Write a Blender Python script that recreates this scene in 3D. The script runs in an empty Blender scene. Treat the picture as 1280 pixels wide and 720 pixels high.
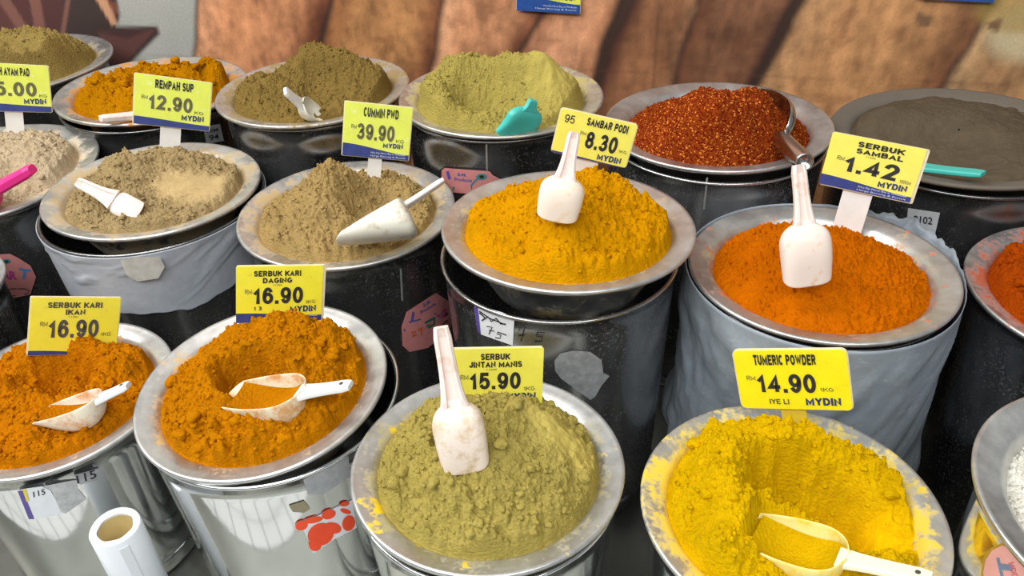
import bpy, bmesh, math, random
import numpy as np
from mathutils import Vector, Matrix

S = bpy.context.scene
COL = S.collection
random.seed(5)

# ------------------------------------------------------------------ camera, light, exposure
CAM_H = 1.75
F_PX = 1000.0
PITCH, ROLL, YAW = math.radians(35), math.radians(-2.5), math.radians(15.604)
WORLD_STRENGTH = 0.24
EXPOSURE = 0.14

def _axes():
    c, s = math.cos(PITCH), math.sin(PITCH)
    w = np.array([0, c, -s]); r = np.array([1.0, 0, 0]); u = np.array([0, s, c])
    cr, sr = math.cos(ROLL), math.sin(ROLL)
    r2 = cr * r + sr * u; u2 = -sr * r + cr * u
    cy, sy = math.cos(YAW), math.sin(YAW)
    M = np.array([[cy, -sy, 0], [sy, cy, 0], [0, 0, 1]])
    return M @ r2, M @ u2, M @ w
AR, AU, AW = _axes()
CAMP = np.array([0, 0, CAM_H])
cd = bpy.data.cameras.new('camera'); cam = bpy.data.objects.new('camera', cd); COL.objects.link(cam)
cd.sensor_width = 36; cd.lens = 36 * F_PX / 1280; cd.clip_start = 0.02; cd.clip_end = 60
cam.matrix_world = Matrix([[AR[0], AU[0], -AW[0], 0], [AR[1], AU[1], -AW[1], 0], [AR[2], AU[2], -AW[2], CAM_H], [0, 0, 0, 1]])
S.camera = cam
S.view_settings.view_transform = 'Standard'; S.view_settings.look = 'None'
S.view_settings.gamma = 1; S.view_settings.use_curve_mapping = False
S.view_settings.exposure = EXPOSURE

wd = bpy.data.worlds.new('world'); S.world = wd; wd.use_nodes = True
bg = wd.node_tree.nodes['Background']
bg.inputs[0].default_value = (0.93, 0.97, 1.0, 1); bg.inputs[1].default_value = WORLD_STRENGTH

def area(name, loc, size, size_y, power, target, color=(1, 1, 1)):
    l = bpy.data.lights.new(name, 'AREA'); l.shape = 'RECTANGLE'; l.size = size; l.size_y = size_y
    l.energy = power; l.color = color
    o = bpy.data.objects.new(name, l); COL.objects.link(o); o.location = loc
    o.rotation_euler = (Vector(target) - Vector(loc)).to_track_quat('-Z', 'Y').to_euler()
    return o
# fluorescent fittings of the shop ceiling
area('ceiling_lamp', (-1.8, 0.60, 3.2), 0.7, 2.4, 52, (-0.6, 0.8, .9), (1, .98, .95))
area('ceiling_lamp', (-0.3, -1.15, 3.4), 4.2, 1.3, 120, (-0.3, -0.75, 0), (.95, .98, 1))


# ------------------------------------------------------------------ pixel rays (photo frame 1280x720)
def ray(px, py):
    return (px - 640) / F_PX * AR - (py - 360) / F_PX * AU + AW
def at_z(px, py, z):
    d = ray(px, py); return CAMP + d * ((z - CAM_H) / d[2])
def at_plane(px, py, p, n):
    d = ray(px, py); return CAMP + d * (np.dot(np.array(p) - CAMP, n) / np.dot(d, n))

# ------------------------------------------------------------------ colours and materials
def lin(c):
    return tuple((x / 255 / 12.92) if x / 255 <= 0.04045 else (((x / 255) + 0.055) / 1.055) ** 2.4 for x in c)
def rgba(c): return lin(c) + (1,)

class NT:
    def __init__(self, name):
        self.m = bpy.data.materials.new(name); self.m.use_nodes = True
        self.t = self.m.node_tree; self.b = self.t.nodes['Principled BSDF']; self.out = self.t.nodes['Material Output']
        self._tc = None
    def n(self, typ, **kw):
        x = self.t.nodes.new(typ)
        for k, v in kw.items(): setattr(x, k, v)
        return x
    def L(self, a, b): self.t.links.new(a, b)
    def obj(self):
        if not self._tc: self._tc = self.n('ShaderNodeTexCoord')
        return self._tc.outputs['Object']
    def noise(self, scale, detail=4, rough=.6, stretch=None):
        x = self.n('ShaderNodeTexNoise'); x.inputs['Scale'].default_value = scale
        x.inputs['Detail'].default_value = detail; x.inputs['Roughness'].default_value = rough
        if stretch:
            mp = self.n('ShaderNodeMapping'); mp.inputs['Scale'].default_value = stretch
            self.L(self.obj(), mp.inputs[0]); self.L(mp.outputs[0], x.inputs['Vector'])
        else: self.L(self.obj(), x.inputs['Vector'])
        return x.outputs['Fac']
    def ramp(self, fac, stops):
        r = self.n('ShaderNodeValToRGB'); e = r.color_ramp.elements
        while len(e) < len(stops): e.new(.5)
        for el, (p, c) in zip(e, stops):
            el.position = p; el.color = c if len(c) == 4 else tuple(c) + (1,)
        self.L(fac, r.inputs[0]); return r.outputs[0]
    def math(self, op, a, b=None, clamp=False):
        m = self.n('ShaderNodeMath', operation=op, use_clamp=clamp)
        for i, v in enumerate((a, b)):
            if v is None: continue
            if isinstance(v, (int, float)): m.inputs[i].default_value = v
            else: self.L(v, m.inputs[i])
        return m.outputs[0]
    def mix(self, fac, a, b):
        m = self.n('ShaderNodeMix', data_type='RGBA')
        for i, v in ((0, fac), (6, a), (7, b)):
            if isinstance(v, (int, float)): m.inputs[i].default_value = v
            elif isinstance(v, tuple): m.inputs[i].default_value = v
            else: self.L(v, m.inputs[i])
        return m.outputs[2]
    def bump(self, h, strength=.4, dist=.002):
        b = self.n('ShaderNodeBump'); b.inputs['Strength'].default_value = strength; b.inputs['Distance'].default_value = dist
        self.L(h, b.inputs['Height']); self.L(b.outputs[0], self.b.inputs['Normal'])
    def set(self, **kw):
        for k, v in kw.items():
            s = self.b.inputs[k.replace('_', ' ')]
            if isinstance(v, (int, float, tuple)): s.default_value = v
            else: self.L(v, s)
        return self

def plain(name, c, rough=.5, metal=0, var=.08, scale=30, spec=.5):
    t = NT(name); f = t.noise(scale, 4)
    a = lin(c)
    t.set(Base_Color=t.ramp(f, [(.3, tuple(x * (1 - var) for x in a)), (.7, tuple(min(1, x * (1 + var)) for x in a))]),
          Roughness=rough, Metallic=metal)
    t.b.inputs['Specular IOR Level'].default_value = spec
    return t.m

def powder_mat(name, c, var=.12, grain=520, bump=.8, flecks=None, c2=None):
    t = NT(name); a = lin(c)
    f1 = t.noise(26, 6, .65); f2 = t.noise(grain, 4, .75)
    hi = tuple(min(1, x * (1 + var)) for x in a); lo = tuple(x * (1 - var) for x in a)
    col = t.ramp(f1, [(.33, lo), (.67, hi)])
    v = t.n('ShaderNodeTexVoronoi'); v.inputs['Scale'].default_value = flecks[0] if flecks else 240; t.L(t.obj(), v.inputs['Vector'])
    if flecks:
        sx = t.n('ShaderNodeSeparateColor'); t.L(v.outputs['Color'], sx.inputs[0])
        col = t.mix(t.ramp(sx.outputs[0], [(flecks[3], (0, 0, 0)), (flecks[3] + .08, (1, 1, 1))]), col, rgba(flecks[1]))
        col = t.mix(t.ramp(sx.outputs[1], [(flecks[4], (0, 0, 0)), (flecks[4] + .05, (1, 1, 1))]), col, rgba(flecks[2]))
    h = t.math('SUBTRACT', t.math('MULTIPLY', f2, 1.4), t.math('MULTIPLY', v.outputs['Distance'], .9))
    at = t.n('ShaderNodeAttribute', attribute_name='pressed'); h = t.math('MULTIPLY', h, t.math('SUBTRACT', 1, t.math('MULTIPLY', at.outputs['Fac'], .9)))
    t.bump(h, bump, .0035)
    t.set(Base_Color=col, Roughness=1.0); t.b.inputs['Specular IOR Level'].default_value = .03
    return t.m

def basin_mat(name, R, dust, amount, edge=.5, dust2=None, steel=(206, 206, 204)):
    """brushed steel with a dusting of the powder that lies in it, thickest where the powder meets the rim"""
    t = NT(name)
    sx = t.n('ShaderNodeSeparateXYZ'); t.L(t.obj(), sx.inputs[0])
    r = t.math('DIVIDE', t.math('SQRT', t.math('ADD', t.math('MULTIPLY', sx.outputs[0], sx.outputs[0]), t.math('MULTIPLY', sx.outputs[1], sx.outputs[1]))), R)
    near = t.math('MULTIPLY', t.math('SUBTRACT', 1.02, r), 1 / .2, True)
    n1 = t.noise(14, 6, .7); n2 = t.noise(130, 3, .7)
    m = t.math('ADD', t.math('ADD', n1, t.math('MULTIPLY', t.math('SUBTRACT', n2, .5), .35)), t.math('MULTIPLY', near, edge * .3))
    lo = .80 - amount * .45
    mask = t.ramp(m, [(lo, (0, 0, 0)), (lo + .14, (1, 1, 1))])
    film = t.ramp(t.noise(8, 5), [(.35, (.0,) * 3), (.8, (.42,) * 3)])
    s = lin(steel)
    scr = t.noise(60, 4, .7)
    base = t.ramp(scr, [(.3, tuple(x * .82 for x in s)), (.7, tuple(x * 1.08 for x in s))])
    d = rgba(dust)
    dm = t.math('MAXIMUM', t.math('MULTIPLY', mask, .92), film)
    haze = t.mix(.72, d, rgba((178, 179, 176)))
    col = t.mix(t.math('MULTIPLY', film, .9), base, haze)
    col = t.mix(t.math('MULTIPLY', mask, .9), col, d)
    if dust2:
        k = t.ramp(t.noise(26, 5), [(.60, (0, 0, 0)), (.66, (1, 1, 1))])
        col = t.mix(k, col, rgba(dust2)); dm = t.math('MAXIMUM', dm, k)
    t.set(Base_Color=col, Metallic=t.math('MULTIPLY', t.math('SUBTRACT', 1, dm), .92),
          Roughness=t.math('ADD', t.math('MULTIPLY', scr, .2), t.math('ADD', .22, t.math('MULTIPLY', dm, .5))))
    t.bump(t.noise(500, 2), .08, .0006)
    return t.m

def drum_mat(name, steel=(120, 120, 118), speck=.5, rough=.14, speckcol=(120, 118, 110)):
    """polished steel with pale dust specks and smears"""
    t = NT(name); s = lin(steel)
    n2 = t.noise(220, 3, .8); n1 = t.noise(12, 5, .7)
    mask = t.math('MULTIPLY', t.ramp(n2, [(.54, (0, 0, 0)), (.66, (1, 1, 1))]), t.ramp(n1, [(.34, (0, 0, 0)), (.66, (1, 1, 1))]))
    smear = t.ramp(t.noise(9, 5, .6, (1, 1, .35)), [(.42, (.04,) * 3), (.85, (.38,) * 3)])
    dm = t.math('MULTIPLY', t.math('MAXIMUM', mask, smear), speck, True)
    t.set(Base_Color=t.mix(dm, s + (1,), rgba(speckcol)), Metallic=t.math('SUBTRACT', 1, t.math('MULTIPLY', dm, .9)),
          Roughness=t.math('ADD', rough, t.math('MULTIPLY', dm, .5)))
    t.bump(t.noise(3, 2, .5, (1, 1, 8)), .05, .004)
    return t.m

# ------------------------------------------------------------------ object helpers
def obj(name, me, mat=None, parent=None, loc=None, mw=None):
    o = bpy.data.objects.new(name, me); COL.objects.link(o)
    if mat is not None and me is not None:
        me.materials.clear(); me.materials.append(mat)
    if parent is not None: o.parent = parent
    if mw is not None: o.matrix_world = mw
    elif loc is not None: o.location = loc
    return o
def tag(o, label, cat, group=None, kind=None):
    o['label'] = label; o['category'] = cat
    if group: o['group'] = group
    if kind: o['kind'] = kind
    return o
def mesh(name, v, f, smooth=True):
    me = bpy.data.meshes.new(name); me.from_pydata([tuple(map(float, p)) for p in v], [], [tuple(int(i) for i in q) for q in f]); me.update()
    if smooth: me.polygons.foreach_set('use_smooth', [True] * len(me.polygons))
    return me
def grid_mesh(name, V, quads, smooth=True, tris=None):
    me = bpy.data.meshes.new(name); n = len(V)
    me.vertices.add(n); me.vertices.foreach_set('co', np.asarray(V, np.float32).ravel())
    Q = np.asarray(quads, np.int32); k = Q.shape[1]
    T = np.zeros((0, 3), np.int32) if tris is None else np.asarray(tris, np.int32)
    lp = np.concatenate([Q.ravel(), T.ravel()]); tot = np.concatenate([np.full(len(Q), k), np.full(len(T), 3)]).astype(np.int32)
    me.loops.add(lp.size); me.loops.foreach_set('vertex_index', lp)
    me.polygons.add(len(tot)); me.polygons.foreach_set('loop_start', (np.cumsum(tot) - tot).astype(np.int32))
    me.polygons.foreach_set('loop_total', tot)
    me.polygons.foreach_set('use_smooth', np.full(len(tot), smooth))
    me.update(calc_edges=True); me.validate(); return me
def lathe(name, prof, seg=96, fn=None, smooth=True):
    v = []; f = []; ids = []
    for r, z in prof:
        if r < 1e-6: ids.append([len(v)]); v.append((0, 0, z))
        else:
            ids.append(list(range(len(v), len(v) + seg)))
            for k in range(seg):
                a = 2 * math.pi * k / seg
                rr, zz = fn(r, z, a) if fn else (r, z)
                v.append((rr * math.cos(a), rr * math.sin(a), zz))
    for A, B in zip(ids[:-1], ids[1:]):
        if len(A) == 1 and len(B) == 1: continue
        for k in range(seg):
            k2 = (k + 1) % seg
            if len(A) == 1: f.append((A[0], B[k2], B[k]))
            elif len(B) == 1: f.append((A[k], A[k2], B[0]))
            else: f.append((A[k], A[k2], B[k2], B[k]))
    me = mesh(name, v, f, smooth)
    bm = bmesh.new(); bm.from_mesh(me); bmesh.ops.recalc_face_normals(bm, faces=bm.faces[:]); bm.to_mesh(me); bm.free()
    return me
def box_bm(bm, c, s, bev=0):
    r = bmesh.ops.create_cube(bm, size=1)
    for v in r['verts']: v.co = Vector((v.co.x * s[0] + c[0], v.co.y * s[1] + c[1], v.co.z * s[2] + c[2]))
    if bev:
        es = list({e for v in r['verts'] for e in v.link_edges})
        bmesh.ops.bevel(bm, geom=es, offset=bev, segments=2, affect='EDGES', profile=.5)
def box(name, c, s, bev=0):
    bm = bmesh.new(); box_bm(bm, c, s, bev); me = bpy.data.meshes.new(name); bm.to_mesh(me); bm.free(); return me

# ------------------------------------------------------------------ noise (numpy)
_p = {}
def _perm(seed):
    if seed not in _p:
        r = np.random.RandomState(seed); p = r.permutation(256); g = r.rand(256) * 2 * np.pi
        _p[seed] = (np.concatenate([p, p]), np.cos(g), np.sin(g), r.rand(256), r.rand(256), r.rand(256))
    return _p[seed]
def perlin(x, y, seed=0):
    p, gx, gy = _perm(seed)[:3]
    xi = np.floor(x).astype(int); yi = np.floor(y).astype(int); xf = x - xi; yf = y - yi; xi &= 255; yi &= 255
    def g(i, j, dx, dy):
        h = p[(p[i & 255] + j) & 255]; return gx[h] * dx + gy[h] * dy
    u = xf ** 3 * (xf * (xf * 6 - 15) + 10); v = yf ** 3 * (yf * (yf * 6 - 15) + 10)
    a = g(xi, yi, xf, yf); b = g(xi + 1, yi, xf - 1, yf); c = g(xi, yi + 1, xf, yf - 1); d = g(xi + 1, yi + 1, xf - 1, yf - 1)
    return (a + u * (b - a)) * (1 - v) + (c + u * (d - c)) * v
def fbm(x, y, o=5, seed=0, gain=.5):
    s = 0; a = 1
    for k in range(o):
        s = s + a * perlin(x * 2 ** k + 17.3 * k, y * 2 ** k - 9.1 * k, seed + k); a *= gain
    return s
def lumps(x, y, size, seed, rmin=.25, rmax=.62):
    """heights of half-buried crumbs scattered over a jittered grid"""
    p, _, _, h1, h2, h3 = _perm(seed)
    X = x / size; Y = y / size; xi = np.floor(X).astype(int); yi = np.floor(Y).astype(int)
    out = np.zeros_like(X)
    for di in (-1, 0, 1):
        for dj in (-1, 0, 1):
            i = xi + di; j = yi + dj; h = p[(p[i & 255] + j) & 255]
            cx = i + .15 + .7 * h1[h]; cy = j + .15 + .7 * h2[h]; r = rmin + (rmax - rmin) * h3[h] ** 2
            out = np.maximum(out, np.sqrt(np.maximum(0, r * r - (X - cx) ** 2 - (Y - cy) ** 2)))
    return out * size
def sst(a, b, x):
    t = np.clip((x - a) / (b - a), 0, 1); return t * t * (3 - 2 * t)

# ------------------------------------------------------------------ lettering
def text_mesh(s, bold=0.0):
    c = bpy.data.curves.new('t', 'FONT'); c.body = s; c.offset = bold; c.resolution_u = 3
    o = bpy.data.objects.new('t', c); COL.objects.link(o)
    dg = bpy.context.evaluated_depsgraph_get(); dg.update()
    me = bpy.data.meshes.new_from_object(o.evaluated_get(dg))
    bpy.data.objects.remove(o); bpy.data.curves.remove(c)
    n = len(me.vertices); co = np.zeros(n * 3); me.vertices.foreach_get('co', co); co = co.reshape(-1, 3)
    faces = [tuple(p.vertices) for p in me.polygons]; bpy.data.meshes.remove(me)
    mn = co.min(0); mx = co.max(0)
    co = (co - mn) / np.maximum(mx - mn, 1e-9)          # unit box
    return co[:, :2], faces

def _E(cx, cy, rx, ry, a0, a1, n=14):
    return [(cx + rx * math.cos(math.radians(a0 + (a1 - a0) * k / n)), cy + ry * math.sin(math.radians(a0 + (a1 - a0) * k / n))) for k in range(n + 1)]
GLY = {  # width, cap length, centre lines in a unit box
 'A': (.78, .5, [[(0, 0), (.5, 1), (1, 0)], [(.2, .3), (.8, .3)]]),
 'B': (.72, 0, [[(0, .53), (0, 1), (.55, 1)] + _E(.62, .765, .30, .235, 90, -90) + [(0, .53)], [(0, .53), (.6, .53)] + _E(.66, .265, .34, .265, 90, -90) + [(0, 0), (0, .53)]]),
 'C': (.74, .1, [_E(.5, .5, .5, .5, 48, 312, 24)]), 'D': (.74, 0, [[(0, .5), (0, 1), (.45, 1)] + _E(.45, .5, .55, .5, 90, -90, 18) + [(0, 0), (0, .5)]]),
 'E': (.66, .5, [[(1, 1), (0, 1), (0, 0), (1, 0)], [(0, .52), (.85, .52)]]), 'F': (.62, .5, [[(1, 1), (0, 1), (0, 0)], [(0, .5), (.8, .5)]]),
 'G': (.78, .1, [_E(.5, .5, .5, .5, 50, 330, 24) + [(1, .46), (.58, .46)]]), 'H': (.72, .5, [[(0, 0), (0, 1)], [(1, 0), (1, 1)], [(0, .52), (1, .52)]]),
 'I': (.21, .5, [[(.5, 0), (.5, 1)]]), 'J': (.58, .4, [[(1, 1), (1, .3)] + _E(.5, .3, .5, .3, 0, -170)]), 'K': (.76, .5, [[(0, 0), (0, 1)], [(1, 1), (.05, .4)], [(.35, .6), (1, 0)]]),
 'L': (.62, .5, [[(0, 1), (0, 0), (1, 0)]]), 'M': (.90, .5, [[(0, 0), (0, 1), (.5, .12), (1, 1), (1, 0)]]), 'N': (.72, .5, [[(0, 0), (0, 1), (1, 0), (1, 1)]]),
 'O': (.80, 0, [_E(.5, .5, .5, .5, 0, 360, 28)]), 'P': (.68, 0, [[(0, -.12), (0, 1), (.6, 1)] + _E(.65, .74, .35, .26, 90, -90) + [(0, .48)]]),
 'R': (.74, 0, [[(0, -.12), (0, 1), (.55, 1)] + _E(.6, .75, .34, .25, 90, -90) + [(0, .5)], [(.5, .5), (.98, -.08)]]),
 'S': (.68, .1, [_E(.5, .755, .46, .245, 20, 250) + _E(.52, .26, .48, .26, 75, -165)]), 'T': (.66, .5, [[(0, 1), (1, 1)], [(.5, 1), (.5, 0)]]),
 'U': (.72, .4, [[(0, 1), (0, .38)] + _E(.5, .38, .5, .38, 180, 360) + [(1, 1)]]), 'V': (.74, .4, [[(0, 1), (.5, 0), (1, 1)]]), 'W': (1.02, .4, [[(0, 1), (.25, 0), (.5, .9), (.75, 0), (1, 1)]]),
 'Y': (.74, .4, [[(0, 1), (.5, .45), (1, 1)], [(.5, .48), (.5, 0)]]),
 '0': (.60, 0, [_E(.5, .5, .5, .5, 0, 360, 28)]), '1': (.42, .4, [[(.05, .70), (.75, 1), (.75, 0)]]),
 '2': (.60, .2, [_E(.5, .72, .5, .28, 170, -25) + [(.05, .02), (1, 0)]]), '3': (.60, .1, [_E(.48, .755, .44, .245, 165, -80) + _E(.5, .27, .5, .27, 80, -165)]),
 '4': (.64, .3, [[(.74, 0), (.74, 1), (0, .26), (1, .26)]]), '5': (.60, .2, [[(.95, 1), (.16, 1), (.06, .50)] + _E(.5, .32, .5, .32, 140, -155)]),
 '6': (.60, .1, [_E(.5, .31, .5, .31, 0, 360, 24), [(0, .31)] + _E(.5, .5, .5, .5, 180, 35)]), '8': (.60, 0, [_E(.5, .76, .43, .24, 0, 360, 22), _E(.5, .27, .5, .27, 0, 360, 22)]),
 '9': (.60, .1, [_E(.5, .69, .5, .31, 0, 360, 24), [(1, .69)] + _E(.5, .5, .5, .5, 0, -145)]), '7': (.58, .4, [[(0, 1), (1, 1), (.35, 0)]]), '.': (.21, .5, [[(.5, 0), (.5, .001)]]), ' ': (.30, 0, []),
}
def bold_mesh(s, st=.20, gap=.10):
    V = []; F = []; x0 = 0
    for ch in s:
        w, cap, lines = GLY[ch]
        for ln in lines:
            P = np.array([(x0 + st / 2 + x * (w - st), st / 2 + y * (1 - st)) for x, y in ln]); n = len(P)
            closed = np.hypot(*(P[0] - P[-1])) < 1e-6
            if ch == '.': P = np.array([(x0 + w / 2, 0), (x0 + w / 2, st * 1.05)])
            elif not closed and cap:
                a = P[0] - P[1]; P[0] = P[0] + a / np.hypot(*a) * st * cap; a = P[-1] - P[-2]; P[-1] = P[-1] + a / np.hypot(*a) * st * cap
            b = len(V)
            for k in range(n):
                d0 = P[k] - P[k - 1] if k else (P[0] - P[-2] if closed else P[1] - P[0]); d1 = P[k + 1] - P[k] if k < n - 1 else (P[1] - P[0] if closed else d0)
                d0 = d0 / (np.hypot(*d0) + 1e-9); d1 = d1 / (np.hypot(*d1) + 1e-9); m = np.array([-(d0 + d1)[1], (d0 + d1)[0]]); L = np.hypot(*m)
                if L < 1e-3: m = np.array([-d0[1], d0[0]]); q = 1
                else: m = m / L; q = 1 / max(.42, m @ np.array([-d0[1], d0[0]]))
                V += [P[k] + m * q * st / 2, P[k] - m * q * st / 2]
                if k: F.append((b + 2 * k - 2, b + 2 * k - 1, b + 2 * k + 1, b + 2 * k))
        x0 += w + gap
    V = np.array(V); V[:, 1] = np.clip(V[:, 1], 0, 1); mn = V.min(0); mx = V.max(0)
    V[:, 0] = (V[:, 0] - mn[0]) / (mx[0] - mn[0]); return V, F

# ------------------------------------------------------------------ the layout of the stall
# id: (x, y, z of rim centre under the lens height, tilt x, tilt y, rim radius, scale along the line of sight)
RIM = {
 1: (-0.9008, 0.6810, -0.7815, 0.001, -0.008, 0.1700, 1), 2: (-0.5557, 0.7051, -0.7189, -0.026, -0.057, 0.1700, 1),
 3: (-0.2247, 0.6569, -0.7482, 0.006, 0.034, 0.1700, .976), 4: (0.1349, 0.6595, -0.7405, 0.007, 0.019, 0.1700, 1),
 5: (0.4367, 0.5843, -0.5861, -0.002, 0, 0.1650, 1.06), 6: (-1.1425, 0.9093, -0.5544, -0.005, -0.005, 0.1870, 1.203),
 7: (-0.9635, 1.0830, -0.6533, 0.020, 0.012, 0.1870, 1), 8: (-0.5974, 1.0998, -0.6725, 0.002, -0.003, 0.1870, .99),
 9: (-0.1917, 1.0076, -0.6038, 0.011, 0.043, 0.1870, 1), 10: (0.1735, 1.0427, -0.6548, -0.018, 0.023, 0.1870, 1),
 11: (0.5677, 1.0821, -0.6773, -0.004, -0.001, 0.1870, 1), 12: (-1.4146, 1.3094, -0.5308, -0.003, -0.001, 0.1955, 1.202),
 13: (-1.1622, 1.3959, -0.5997, 0.030, 0.008, 0.1955, 1.0486), 14: (-0.7991, 1.4204, -0.5881, -0.008, 0, 0.1955, 1),
 15: (-0.3992, 1.4119, -0.5743, 0.013, 0.003, 0.1955, 1), 16: (0.0052, 1.3517, -0.5760, -0.019, 0.010, 0.1955, 1.04),
 17: (0.4043, 1.4033, -0.5883, -0.037, 0.005, 0.2050, 1.03),
 18: (-1.180, 0.765, -0.692, 0, 0, 0.12, 1),
}
TABLE = CAM_H - 1.10            # top of the display table
class Pot: pass
POT = {}
# drums: top radius, base radius (times the rim radius), drop under the basin rim, x/y offset
DR = {2: (1.0, .90, .018, .009, .004), 7: (1.02, .90, .024, -.004, -.004), 9: (.935, .86, .046, -.012, -.006), 3: (.955, .86, .016, 0, 0),
      10: (.94, .88, .013, 0, 0), 16: (.95, .86, .022, 0, -.004), 15: (.94, .88, .013, 0, 0), 13: (.96, .88, .020, 0, 0), 17: (.95, .9, .020, 0, 0)}
for i, (x, y, z, tx, ty, R, k) in RIM.items():
    p = Pot(); p.c = np.array([x * k, y * k, CAM_H + z * k]); p.R = R * k
    n = Vector((tx, ty, 1)).normalized(); p.rot = Vector((0, 0, 1)).rotation_difference(n)
    p.mw = Matrix.Translation(Vector(p.c)) @ p.rot.to_matrix().to_4x4(); p.inv = p.mw.inverted()
    rt, rb, dz, ox, oy = DR.get(i, (.92, .85, .0115 + math.hypot(tx, ty) * R * .9, 0, 0))
    p.rt = rt * p.R; p.rb = rb * p.R; p.z0 = TABLE; p.h = p.c[2] - dz - TABLE; p.bx = p.c[0] + ox; p.by = p.c[1] + oy
    POT[i] = p
def plocal(i, px, py, h=0.0):
    p = POT[i]; n = np.array(p.mw.to_3x3() @ Vector((0, 0, 1)))
    w = at_plane(px, py, p.c + n * h, n); q = p.inv @ Vector(w); return q.x, q.y
def pworld(i, px, py, h=0.0):
    p = POT[i]; n = np.array(p.mw.to_3x3() @ Vector((0, 0, 1)))
    return at_plane(px, py, p.c + n * h, n)
def drum_hit(i, px, py, off=.0012):
    p = POT[i]; d = ray(px, py); r = p.rt
    for _ in range(6):
        ox, oy = -p.bx, -p.by; a = d[0] ** 2 + d[1] ** 2; b = ox * d[0] + oy * d[1]; c = ox * ox + oy * oy - (r + off) ** 2
        q = b * b - a * c; t = (-b - math.sqrt(max(q, 0))) / a; w = CAMP + d * t
        r = p.rb + (p.rt - p.rb) * min(1, max(0, (w[2] - p.z0) / p.h))
    return w

# ------------------------------------------------------------------ the setting: floor, back wall with printed mural
def tile_mat():
    t = NT('floor tiles'); b = t.n('ShaderNodeTexBrick'); b.offset = 0; b.squash = 1
    mp = t.n('ShaderNodeMapping'); mp.inputs['Scale'].default_value = (1, 1, 1); t.L(t.obj(), mp.inputs[0]); t.L(mp.outputs[0], b.inputs['Vector'])
    b.inputs['Scale'].default_value = 1; b.inputs['Brick Width'].default_value = .2; b.inputs['Row Height'].default_value = .2
    b.inputs['Mortar Size'].default_value = .006; b.inputs['Mortar Smooth'].default_value = .1
    b.inputs['Color1'].default_value = rgba((232, 231, 226)); b.inputs['Color2'].default_value = rgba((226, 225, 220)); b.inputs['Mortar'].default_value = rgba((96, 94, 88))
    n = t.noise(6, 5)
    t.set(Base_Color=t.mix(t.math('MULTIPLY', n, .25), b.outputs['Color'], rgba((200, 198, 192))), Roughness=.35)
    return t.m
o = obj('floor', box('floor', (0, -1, -.05), (9, 7.2, .1)), tile_mat()); o['kind'] = 'structure'
WALL_Y = 1.86
o = obj('wall_back', box('wall', (0, WALL_Y + .06, 1.6), (9, .1, 3.4)), plain('wall paint', (176, 176, 170), .8)); o['kind'] = 'structure'
o.visible_shadow = True

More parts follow.
